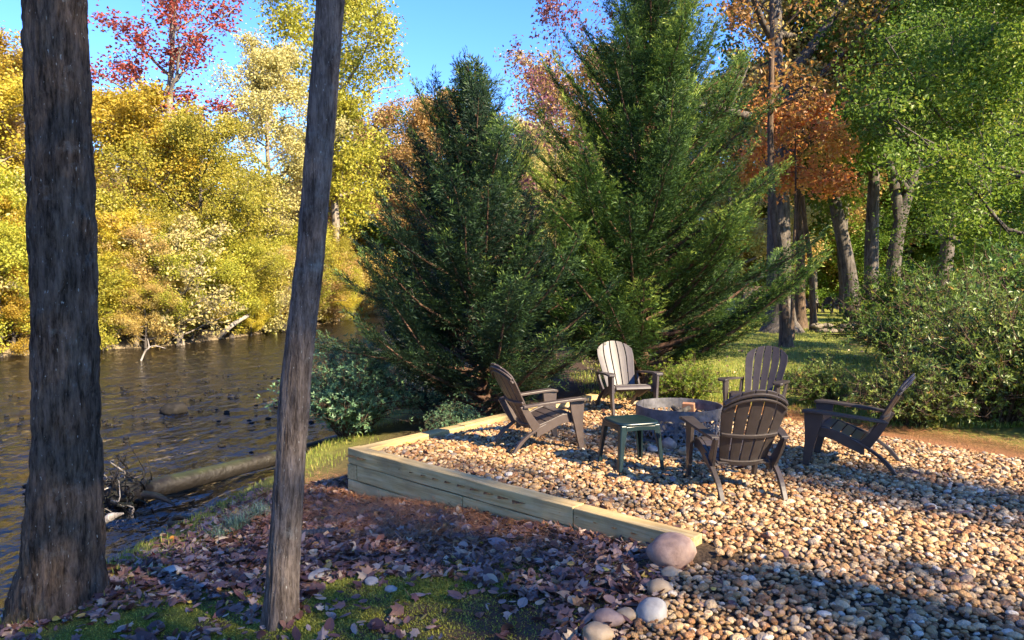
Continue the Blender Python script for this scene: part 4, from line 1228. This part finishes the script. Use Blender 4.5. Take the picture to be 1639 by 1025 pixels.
stone('small orange tan stone left of the pale oval stone', 'stone', gp(1003, 991, -.10), (.13, .09, .08), 'stone_tan', 5)
stone('flat pinkish stone left of the small orange stone', 'stone', gp(972, 998, -.10), (.16, .12, .10), 'stone_pink', 6)
stone('tan stone at the bottom edge of the gravel border', 'stone', gp(955, 1022, -.10), (.17, .13, .11), 'stone_tan', 7)
def on_ground(u, v):
    z = -.3
    for _ in range(8): p = pt(u, v, z); z = gz(p.x, p.y)
    return (p.x, p.y, z)
for q, (u, v, sz, m, lb) in enumerate([
    (276, 917, (.17, .12, .07), 'stone_grey', 'flat grey stone at the bank edge right of the thick trunk'),
    (512, 923, (.19, .12, .06), 'stone_grey', 'flat grey stone in moss right of the slim trunk'),
    (594, 934, (.12, .09, .05), 'stone_grey', 'small bluish stone in moss, middle of three'),
    (626, 946, (.08, .07, .04), 'stone_grey', 'smallest grey stone in moss, rightmost of three'),
    (108, 993, (.06, .05, .035), 'stone_grey', 'tiny white stone in moss at the foot of the thick trunk'),
    (12, 990, (.10, .09, .06), 'stone_grey', 'pale stone at the bottom left corner')]):
    stone(lb, 'stone', on_ground(u, v), sz, m, 60 + q, q)
for q, (u, v, sz, m, lb) in enumerate([
    (1070, 716, (.17, .14, .13), 'stone_pink', 'pink stone at the foot of the fire ring behind the table'),
    (1096, 726, (.19, .13, .09), 'stone_tan', 'pale flat stone before the fire ring left of the dark chair'),
    (1045, 722, (.16, .12, .07), 'stone_grey', 'grey flat stone between the table legs and the fire ring')]):
    stone(lb, 'stone', gp(u, v, 0), sz, m, 70 + q, q)
stone('dark wet boulder in the middle of the river', 'boulder', gp(281, 660, WATER_Z), (.55, .45, .36), 'stone_dark', 80, .4, 'boulder', .35)
# stone pile beyond the lawn
for q in range(14):
    u = 1312 + (q % 7) * 17 + RNG.uniform(-5, 5); v = 529 - (q // 7) * 7 + RNG.uniform(-2, 2)
    p = pt(u, 531, -.03)
    stone('flat fieldstone in the low stone pile behind the lawn', 'stone', (p.x, p.y + RNG.uniform(-.3, .4), -.05 + (q // 7) * .17), (RNG.uniform(.4, .75), .45, RNG.uniform(.18, .28)), 'stone_field', 90 + q, RNG.uniform(0, 6), group='stones of the low stone pile')
# pebbles of the shoal
sh = Acc()
for q in range(230):
    x, y = RNG.normal(-6.4, 1.9), RNG.normal(17, 3.6)
    if RNG.random() < .35: x, y = RNG.uniform(-13, -4.6), RNG.uniform(9, 20)
    if x > edge_near(y) - .6: continue
    V, F = pebble_mesh(int(RNG.integers(1, 6)), 1); s = RNG.uniform(.02, .075)
    sh.add(V * s + np.array([x, y, WATER_Z + .2 * s - .008]), [F])
tag(link('river_pebbles', sh.mesh('river_pebbles', M['stone_dark'])), 'dark pebbles breaking the shallow water of the shoal', 'pebbles', None, 'stuff')

# ------------------------------------------------------------------ log in the water, root ball, sticks
def bent(name, pts, rad, mat, parent=None, n=20, sides=12, lump=.08, seed=0):
    P = spline(pts, n); rd = np.interp(np.linspace(0, 1, n), np.linspace(0, 1, len(rad)), rad)
    V, F = tube(P, rd, sides)
    V = V + (fbm(V[:, 0] * 7, V[:, 1] * 7, V[:, 2] * 7, seed, 3)[:, None]) * lump * rd.max() * 2
    return link(name, mesh_np(name, V, F, M[mat]), parent)
def bark_moss():
    m, nt, out = newmat('shaded_wet_log')
    tc = N(nt, 'ShaderNodeTexCoord').outputs['Object']; g = N(nt, 'ShaderNodeNewGeometry')
    s = N(nt, 'ShaderNodeSeparateXYZ'); nt.links.new(g.outputs['Normal'], s.inputs[0])
    n = noise(nt, tc, 9, 5)
    c = mixc(nt, n, (0.006, 0.005, 0.004), (0.024, 0.019, 0.015))  # bark and moss colours darkened to carry the shade over the log
    f = mth(nt, 'MULTIPLY', ramp(nt, s.outputs[2], [(.45, (0, 0, 0)), (.9, (1, 1, 1))]), ramp(nt, noise(nt, tc, 1.6, 4), [(.42, (0, 0, 0)), (.6, (1, 1, 1))]))
    c = mixc(nt, f, c, (0.035, 0.042, 0.01))
    finish(nt, out, c, .6, .4, n, .03)
    return m
M['shaded_wet_log'] = bark_moss()
wz = WATER_Z
la, lb_ = pt(225, 800, wz), pt(560, 722, wz)
log = thing('fallen_log', 'dark mossy fallen log lying in the water behind the slim trunk', 'log', (la.x, la.y, wz))
o = bent('log_trunk', [(0, 0, .10), ((lb_.x - la.x) * .35, (lb_.y - la.y) * .35, .13), ((lb_.x - la.x) * .7, (lb_.y - la.y) * .7, .16), (lb_.x - la.x, lb_.y - la.y, .22)], [.13, .115, .105, .09], 'shaded_wet_log', log, 26, 14, .12, 3)
rb, F = pebble_mesh(51, 4)
rb = rb * np.array([.26, .28, .40]) * (1 + .75 * fbm(rb[:, 0] * 5, rb[:, 1] * 5, rb[:, 2] * 5, 8, 3))[:, None]
link('root_plate', mesh_np('root_plate', rb + np.array([-.18, -.05, .08]), [F], M['shaded_wet_log']), log)
for q in range(80):
    a = RNG.uniform(0, 6.28); L = RNG.uniform(.25, .6)
    d = np.array([math.cos(a) * .55 + .1, -.45 - .3 * RNG.random(), math.sin(a) * .8])
    p0 = np.array([-.16, -.14, .12]) + RNG.normal(0, .15, 3)
    bent('root', [p0, p0 + d * L * .3 + RNG.normal(0, .06, 3), p0 + d * L * .65 + RNG.normal(0, .08, 3), p0 + d * L + RNG.normal(0, .1, 3)], [RNG.uniform(.006, .018), .009, .003], 'dead_wood' if q % 6 == 0 else 'shaded_wet_log', log, 9, 6, .05, q)
def stick(label, pts, rad, mat, name='driftwood_branch'):
    b = pts[0]
    t = bent(name, [(p[0] - b[0], p[1] - b[1], p[2] - b[2]) for p in pts], rad, mat, None, 24, 8, .06, 5)
    t.location = b
    return tag(t, label, 'branch')
g1 = pt(280, 815, wz); g2 = pt(230, 812, wz)
stick('pointed dark snag sticking out from the root ball', [tuple(g2 + Vector((0, 0, .16))), tuple((g1 + g2) / 2 + Vector((0, 0, .14))), tuple(g1 + Vector((0, 0, .05)))], [.05, .04, .012], 'shaded_wet_log')
rc = pt(292, 838, wz + .02)
ring = [tuple(rc + Vector((math.cos(a) * .13, math.sin(a) * .13, .03 + .015 * math.sin(3 * a)))) for a in np.linspace(.4, 6.5, 12)]
ring += [tuple(rc + Vector((.32, .10, .07))), tuple(rc + Vector((.55, .12, .14)))]
stick('dark branch curled into a ring at the water edge', ring, [.028, .03, .03, .02], 'shaded_wet_log')
fb = [tuple(pt(345, 543, wz) + Vector((0, 0, -.1))), tuple(px(370, 522, 34.5)), tuple(px(396, 506, 36))]
stick('pale broken trunk slanting up the far bank', fb, [.12, .11, .09], 'dead_wood')
b0_ = pt(226, 577, wz)
stick('white forked driftwood branch standing in the river', [tuple(b0_), tuple(b0_ + Vector((.15, 0, .32))), tuple(b0_ + Vector((.28, 0, .45))), tuple(b0_ + Vector((.24, 0, .75)))], [.035, .03, .028, .012], 'dead_wood')
stick('white driftwood prong pointing right in the river', [tuple(b0_ + Vector((.28, .02, .45))), tuple(b0_ + Vector((.5, 0, .5))), tuple(b0_ + Vector((.85, 0, .42)))], [.025, .02, .01], 'dead_wood')
# bark slab heap under the roots
bs = pt(178, 845, wz)
stick('pale splintered wood caught below the root ball', [tuple(bs + Vector((-.12, 0, .03))), tuple(bs + Vector((0, 0, .12))), tuple(bs + Vector((.14, 0, .16)))], [.03, .05, .01], 'dead_wood')
# drain pipe
pp = on_ground(505, 862)
pipe_th = np.linspace(0, 1, 30)
V, F = tube(np.stack([pipe_th * .30, 0 * pipe_th, .035 + 0 * pipe_th], -1), .032 + .007 * (np.sin(pipe_th * 60) > 0), 14, False)
o = link('drain_pipe', mesh_np('drain_pipe', V, F, M['pipe'], None, False), None, (pp[0] - .12, pp[1], pp[2]), (0, 0, .25)); tag(o, 'black corrugated drain pipe end poking from the straw', 'pipe')

# ------------------------------------------------------------------ far lawn: chairs, shed
for q, (u, v, fc, lb) in enumerate([(1294, 498, (.5, -.8), 'tiny dark lawn chair far beyond, left of three'), (1318, 500, (-.8, -.3), 'tiny dark reclined lawn chair far beyond, middle of three'), (1333, 499, (-.8, -.4), 'tiny dark reclined lawn chair far beyond, right of three')]):
    p = pt(u, v, -.02)
    t = chair(lb, (p.x, 42, gz(p.x, 42)), fc, 'resin_dark'); t.location.x = (u - UC) / FPX * 42; t['group'] = 'chairs on the far lawn'
sx_, sd_ = (1213 - UC) / FPX * 44, 44
shed = thing('shed', 'small shed with grey pitched roof left of the massive oak', 'shed', (sx_, sd_, -.05))
link('wall', mesh_np('wall', *ribbon(np.array([[0, 0, 0], [0, 0, 1.5]]), (1.2, 0, 0), (0, 1.0, 0)), M['siding'], None, False), shed)
for sg in (-1, 1):
    link('roof', mesh_np('roof', *ribbon(np.array([[sg * 1.5, 0, 1.4], [sg * .02, 0, 2.1]]), (0, 1.25, 0), (0, 0, .04)), M['roofing'], None, False), shed)

# ------------------------------------------------------------------ shrubs near the gravel
def leafy_bush(seed, H, Rr, nst, rose, leaf, narrow=.36):
    r = np.random.default_rng(seed); wood = Acc(); P_, D_, N_, L_, T_ = [], [], [], [], []
    for s in range(nst):
        a = r.uniform(0, 6.28); q = math.sqrt(r.random()); tip = np.array([math.cos(a) * Rr * q, math.sin(a) * Rr * q, H * (1 - .62 * q ** 2.2) * r.uniform(.62, 1.05)])
        b = np.array([tip[0] * .12, tip[1] * .12, 0]); mid = (b + tip) / 2 + np.array([-tip[0] * .1, -tip[1] * .1, .12 * H])
        path = spline([b, mid, tip], 8); V, F = tube(path, np.linspace(.014, .004, 8), 4, False); wood.add(V, F)
        for c in range(rose):
            t = r.uniform(.35, 1.0) if r.random() < .75 else r.uniform(.12, .5)
            x = t * 7; i0 = min(int(x), 6); p = path[i0] + (path[i0 + 1] - path[i0]) * (x - i0)
            dr = rand_unit(1)[0] * .9 + np.array([0, 0, .45]); off = dr * r.uniform(.03, .30)
            pe = p + off; wood.add(*tube([p, pe], [.004, .002], 3, False))
            nl = r.integers(5, 9); az = r.uniform(0, 6.28) + np.arange(nl) * 6.28 / nl
            dn = off / (np.linalg.norm(off) + 1e-9)
            s1 = np.cross(dn, [.3, .5, .8]); s1 /= np.linalg.norm(s1); s2 = np.cross(dn, s1)
            D = np.cos(az)[:, None] * s1 + np.sin(az)[:, None] * s2 + dn * r.uniform(.2, .9)
            P_.append(pe + r.normal(0, .012, (nl, 3))); D_.append(D); N_.append(np.tile(dn, (nl, 1)) + r.normal(0, .3, (nl, 3)))
            L_.append(leaf * r.uniform(.6, 1.25, nl)); T_.append(np.clip(r.normal(.5, .2) + r.normal(0, .12, nl), 0, 1))
    P_, D_, N_, L_, T_ = map(np.concatenate, (P_, D_, N_, L_, T_))
    LV, LQ = leaf_quads(P_, D_, N_, L_, L_ * narrow, .15)
    return wood.mesh('stems', M['bark_brown']), mesh_np('foliage', LV, [LQ], M['bush'], T_, False)
BUSH = [leafy_bush(501, 1.9, 1.5, 190, 20, .072), leafy_bush(502, 1.1, 1.1, 130, 18, .062)]
def bush(k, label, loc, sc, rz, mat='bush', name='leafy_shrub'):
    t = thing(name, label, 'shrub', (loc[0], loc[1], gz(loc[0], loc[1]) - .04), rz, None, sc)
    link('stems', BUSH[k][0], t); b = link('foliage', BUSH[k][1], t); set_mat(b, M[mat])
    return t
bush(0, 'big azalea like shrub at the right edge behind the side view chair', (6.2, 9.3), .95, .3)
bush(0, 'tall shrub rising behind the side view chair, left of the edge shrub', (7.1, 12.0), 1.1, 2.0)
bush(1, 'low shrub between the lawn and the side view chair', (4.5, 10.6), .6, 1.0)
bush(1, 'low spreading shrub right behind the side view chair', (5.0, 9.2), .8, 4.0)
bush(0, 'shrub at the right edge closest to the gravel', (7.3, 8.6), 1.0, 5.0)
bush(0, 'tall green shrub behind the others at the right edge', (9.3, 13.0), 1.35, 3.0)
bush(0, 'green shrub below the forked tree', (8.6, 16.0), 1.2, 4.4, 'green')
bush(0, 'blue green leafy shrub at the water behind the wall corner', (-2.45, 11.2), .82, 2.6, 'bluegreen', 'bank_shrub')
bush(1, 'low dark shrub under the left cypress by the wall', (-.75, 10.0), .45, 3.6, 'bluegreen', 'bank_shrub')
plant(K['bare'], 'arching_bush', 'arching thin stemmed bush over the water beside the left cypress', 'shrub', 'bluegreen', 'bark_brown', (-1.35, 11.6, gz(-1.35, 11.6)), 1.5, .7, None, 1.2)
bush(1, 'small light green shrub at the foot of the tallest cypress', (2.75, 11.3), .6, 2.2, 'brightgreen')

# ------------------------------------------------------------------ grass, sedge
def blades(n, fx, fy, h, w, seed, lean=.5, zf=None):
    r = np.random.default_rng(seed); x, y = fx(r, n), fy(r, n)
    return x, y
def grass_mesh(name, x, y, h, w, mat, seed, lean=.45):
    r = np.random.default_rng(seed); n = len(x); z = ground_z(x, y) - .01
    a = r.uniform(0, 6.28, n); hh = h * r.uniform(.5, 1.4, n); ww = w * r.uniform(.7, 1.3, n)
    side = np.stack([np.cos(a), np.sin(a), 0 * a], -1) * ww[:, None]
    ld = np.stack([-np.sin(a), np.cos(a), 0 * a], -1) * (hh * lean * r.normal(0, 1, n))[:, None]
    b = np.stack([x, y, z], -1); up = np.array([0, 0, 1.])
    m = b + up * (hh * .6)[:, None] + ld * .35; t = b + up * hh[:, None] + ld
    V = np.stack([b - side, b + side, m + side * .7, m - side * .7, t], 1).reshape(-1, 3); k = np.arange(n)[:, None] * 5
    return mesh_np(name, V, [k + np.array([[0, 1, 2, 3]]), k + np.array([[3, 2, 4]])], M[mat], np.concatenate([r.uniform(0, 1, n)] * 2), False)
r_ = np.random.default_rng(91)
n = 90000
y = 9.0 + 26 * r_.random(n) ** 1.6; x = r_.uniform(1.2, 14, n) * np.where(y > 16, 1.4, 1)
ok = ~inside(x, y, GRAVEL) & (dist_poly(x, y, GRAVEL) > .35 + .5 * vnoise(x * 2, y * 2)) & (x / y < .75) & (vnoise(x * .8, y * .8, 0, 4) > .22)
tag(link('lawn_grass', grass_mesh('lawn_grass', x[ok], y[ok], .07, .006, 'grass', 1)), 'sunlit short grass of the lawn', 'grass', None, 'stuff')
n = 7000
y = r_.uniform(3.5, 13, n); ee = np.abs(r_.normal(.55, .45, n)); x = edge_near(y) + ee
ok = (vnoise(x * 2.2, y * 2.2, 0, 6) > .42) & ~inside(x, y, GRAVEL)
tag(link('bank_grass', grass_mesh('bank_grass', x[ok], y[ok], .065, .0035, 'grass', 2)), 'thin green grass along the river edge', 'grass', None, 'stuff')
def tuft(label, u, v, n, h, seed):
    p = on_ground(u, v); r = np.random.default_rng(seed)
    x = p[0] + r.normal(0, .05, n); y = p[1] + r.normal(0, .05, n)
    tag(link('sedge_tuft', grass_mesh('sedge_tuft', x, y, h, .003, 'sedge', seed, 1.1)), label, 'grass tuft', 'blue green tufts on the bank')
tuft('blue green sedge tuft nearest the slim trunk on the bank', 414, 826, 200, .12, 5)
tuft('wide blue green sedge tuft left of the slim trunk', 380, 846, 260, .13, 6)
tuft('small blue green sedge tuft low on the bank edge', 352, 862, 120, .09, 7)
# moss cushions
n = 90000
x = r_.normal(-1.9, 1.1, n); y = r_.normal(3.95, .55, n)
x2 = r_.normal(-.6, .5, n // 5); y2 = r_.normal(4.75, .25, n // 5); x = np.r_[x, x2]; y = np.r_[y, y2]
ok = (fbm(x * 2.2, y * 2.2, 0, 61) > -.15) & (x > edge_near(y) + .3) & ~inside(x, y, GRAVEL)
M['moss'] = leaf_mat('moss_green', [(0, (0.11, 0.12, 0.015)), (0.6, (0.25, 0.26, 0.03)), (1, (0.40, 0.38, 0.06))], 0.3)
tag(link('moss', grass_mesh('moss', x[ok], y[ok], .018, .0045, 'moss', 3, .8)), 'green moss carpet between the two near trunks', 'moss', None, 'stuff')

# ------------------------------------------------------------------ fallen leaves, straw
def leaf_shape(kind):
    """outline on the xy plane with a midrib fold and curl"""
    if kind == 0: o = [(0, 0), (.16, .12), (.24, .38), (.18, .7), (0, 1), (-.18, .7), (-.24, .38), (-.16, .12)]
    elif kind == 1: o = [(0, 0), (.2, .1), (.48, .22), (.3, .38), (.42, .62), (.17, .62), (0, 1), (-.17, .62), (-.42, .62), (-.3, .38), (-.48, .22), (-.2, .1)]
    else: o = [(0, 0), (.26, .18), (.36, .45), (.24, .75), (0, .95), (-.24, .75), (-.36, .45), (-.26, .18)]
    o = np.array(o); mid = np.array([(0, .35), (0, .68)])
    P = np.vstack([o, mid]); n = len(o)
    tri = []
    for q in range(n):
        a, b = q, (q + 1) % n
        m = n if (P[a, 1] + P[b, 1]) / 2 < .52 else n + 1
        tri.append([a, b, m])
    h = n // 2
    near = [q for q in range(n)]
    # stitch the two centre points
    lo = max([q for q in range(h + 1) if (P[q, 1] + P[(q - 1) % n, 1]) / 2 < .52] or [1]); up = n - lo
    tri += [[lo, n + 1, n], [up, n, n + 1]]
    z = .55 * np.abs(P[:, 0]) ** 1.2 + .28 * (P[:, 1] - .4) ** 2
    return np.column_stack([P, z]), np.array(tri)
SH = [leaf_shape(k) for k in range(3)]
def euler_np(rx, ry, rz):
    cx, sx_, cy_, sy_, cz, sz_ = np.cos(rx), np.sin(rx), np.cos(ry), np.sin(ry), np.cos(rz), np.sin(rz)
    Rm = np.empty((len(rx), 3, 3))
    Rm[:, 0, 0] = cz * cy_; Rm[:, 0, 1] = cz * sy_ * sx_ - sz_ * cx; Rm[:, 0, 2] = cz * sy_ * cx + sz_ * sx_
    Rm[:, 1, 0] = sz_ * cy_; Rm[:, 1, 1] = sz_ * sy_ * sx_ + cz * cx; Rm[:, 1, 2] = sz_ * sy_ * cx - cz * sx_
    Rm[:, 2, 0] = -sy_; Rm[:, 2, 1] = cy_ * sx_; Rm[:, 2, 2] = cy_ * cx
    return Rm
r_ = np.random.default_rng(123)
# positions: the leafy slope, thinner on grass, gravel and lawn
n = 26000
x = r_.uniform(-4.2, 1.7, n); y = r_.uniform(2.4, 8.2, n)
inside_g = inside(x, y, GRAVEL); e1 = x - edge_near(y)
dens = np.clip((e1 - .5) / 1.0, 0, 1) * np.where(inside_g, 0, 1)
dens *= np.where((fbm(x * 2.2, y * 2.2, 0, 61) > -.13) & (np.hypot((x + 1.9) / 2.1, (y - 3.95) / 1.0) < 1), .14, 1)
stc = np.exp(-(((x - STRAW_C.x) + (y - STRAW_C.y)) * .7 / .55) ** 2 - (((x - STRAW_C.x) - (y - STRAW_C.y)) * .7 / 1.3) ** 2)
dens *= 1 - .55 * stc
ok = r_.random(n) < dens
x, y = x[ok], y[ok]; z = ground_z(x, y) + .006 + r_.uniform(0, .03, len(x))
xg = r_.uniform(-1.5, 8, 1300); yg = r_.uniform(2.6, 10.5, 1300); okg = inside(xg, yg, GRAVEL) & (dist_poly(xg, yg, GRAVEL) > .2) & (r_.random(1300) < np.where(dist_poly(xg, yg, GRAVEL) < .6, .9, .42))
xl = r_.uniform(1.5, 12, 700); yl = r_.uniform(9.5, 22, 700); okl = ~inside(xl, yl, GRAVEL)
lx = np.r_[x, xg[okg], xl[okl]]; ly = np.r_[y, yg[okg], yl[okl]]; lz = np.r_[z, gravel_h(xg[okg], yg[okg]) + .018, ground_z(xl[okl], yl[okl]) + .03]
n = len(lx); size = .066 * r_.lognormal(0, .3, n); kd = r_.choice(3, n, p=[.55, .2, .25])
tone = np.clip(np.where(r_.random(n) < .72, r_.uniform(0, .62, n), r_.uniform(.55, 1, n)), 0, 1)
Rm = euler_np(r_.normal(0, .42, n), r_.normal(0, .42, n), r_.uniform(0, 6.28, n)); flip = np.where(r_.random(n) < .45, -1., 1.); curl = r_.uniform(.2, 1.6, n)
visl = (np.abs(lx / ly) < .68) & (1184 * (CAM_H - lz) / ly < 565) & (ly > 3)
bigl = np.argsort(-np.where(visl, size / ly, 0))[:280]; isb = np.zeros(n, bool); isb[bigl] = True
ll = Acc()
for k in range(3):
    S, T = SH[k]; q = np.where((kd == k) & ~isb)[0]
    L = S[None] * size[q][:, None, None] * np.stack([np.ones(len(q)), np.ones(len(q)), curl[q] * flip[q]], -1)[:, None, :]
    L = L - L.mean(1, keepdims=True)
    V = np.einsum('nij,nkj->nki', Rm[q], L) + np.stack([lx[q], ly[q], lz[q]], -1)[:, None]
    m_ = len(S); F = (np.arange(len(q))[:, None, None] * m_ + T[None]).reshape(-1, 3)
    ll.add(V.reshape(-1, 3), [F], np.repeat(tone[q], len(T)))
lit = link('leaf_litter', ll.mesh('leaf_litter', M['litter'], False), ground); tag(lit, None, None, None, 'stuff')
LM = {}
for q in bigl:
    k, tb_, fl, cb = int(kd[q]), int(tone[q] * 11.99), flip[q], int(curl[q] * 2)
    key = (k, tb_, fl, cb)
    if key not in LM:
        S, T = SH[k]; S2 = S * np.array([1, 1, (cb + .5) / 2 * fl]); S2 = S2 - S2.mean(0)
        LM[key] = mesh_np('fallen_leaf', S2, [T], M['litter'], np.full(len(T), (tb_ + .5) / 12), False)
    from mathutils import Matrix
    o = link('fallen_leaf', LM[key], ground, (lx[q], ly[q], lz[q]), Matrix(Rm[q].tolist()).to_euler(), float(size[q]))
# pine straw
n = 20000
a = r_.normal(0, .42, n); b = r_.normal(0, 1.0, n)
x = STRAW_C.x + (a + b) * .7; y = STRAW_C.y + (a - b) * .7
nm = 5000; t = r_.uniform(0, 1, nm)
bx_ = np.interp(t, [0, .35, .7, 1], [2.9, 3.8, 5.15, 7.2]); by_ = np.interp(t, [0, .35, .7, 1], [10.35, 9.35, 7.55, 5.2])
x = np.r_[x, bx_ + np.abs(r_.normal(0, .35, nm)) + .1]; y = np.r_[y, by_ + np.abs(r_.normal(0, .25, nm)) + .05]
ok = ~inside(x, y, GRAVEL); x, y = x[ok], y[ok]; n = len(x)
z = ground_z(x, y) + r_.uniform(.006, .04, n); a = r_.uniform(0, 6.28, n); L = r_.uniform(.06, .15, n)
d = np.stack([np.cos(a), np.sin(a), r_.normal(0, .18, n)], -1) * L[:, None]; s = np.stack([-np.sin(a), np.cos(a), 0 * a], -1) * .0014
p = np.stack([x, y, z], -1); V = np.stack([p - s, p + s, p + d + s, p + d - s], 1).reshape(-1, 3)
tag(link('pine_straw', mesh_np('pine_straw', V, [np.arange(n)[:, None] * 4 + np.array([[0, 1, 2, 3]])], M['straw'], r_.uniform(0, 1, n), False)), 'reddish pine straw beside the wall and along the shrubs', 'pine straw', None, 'stuff')
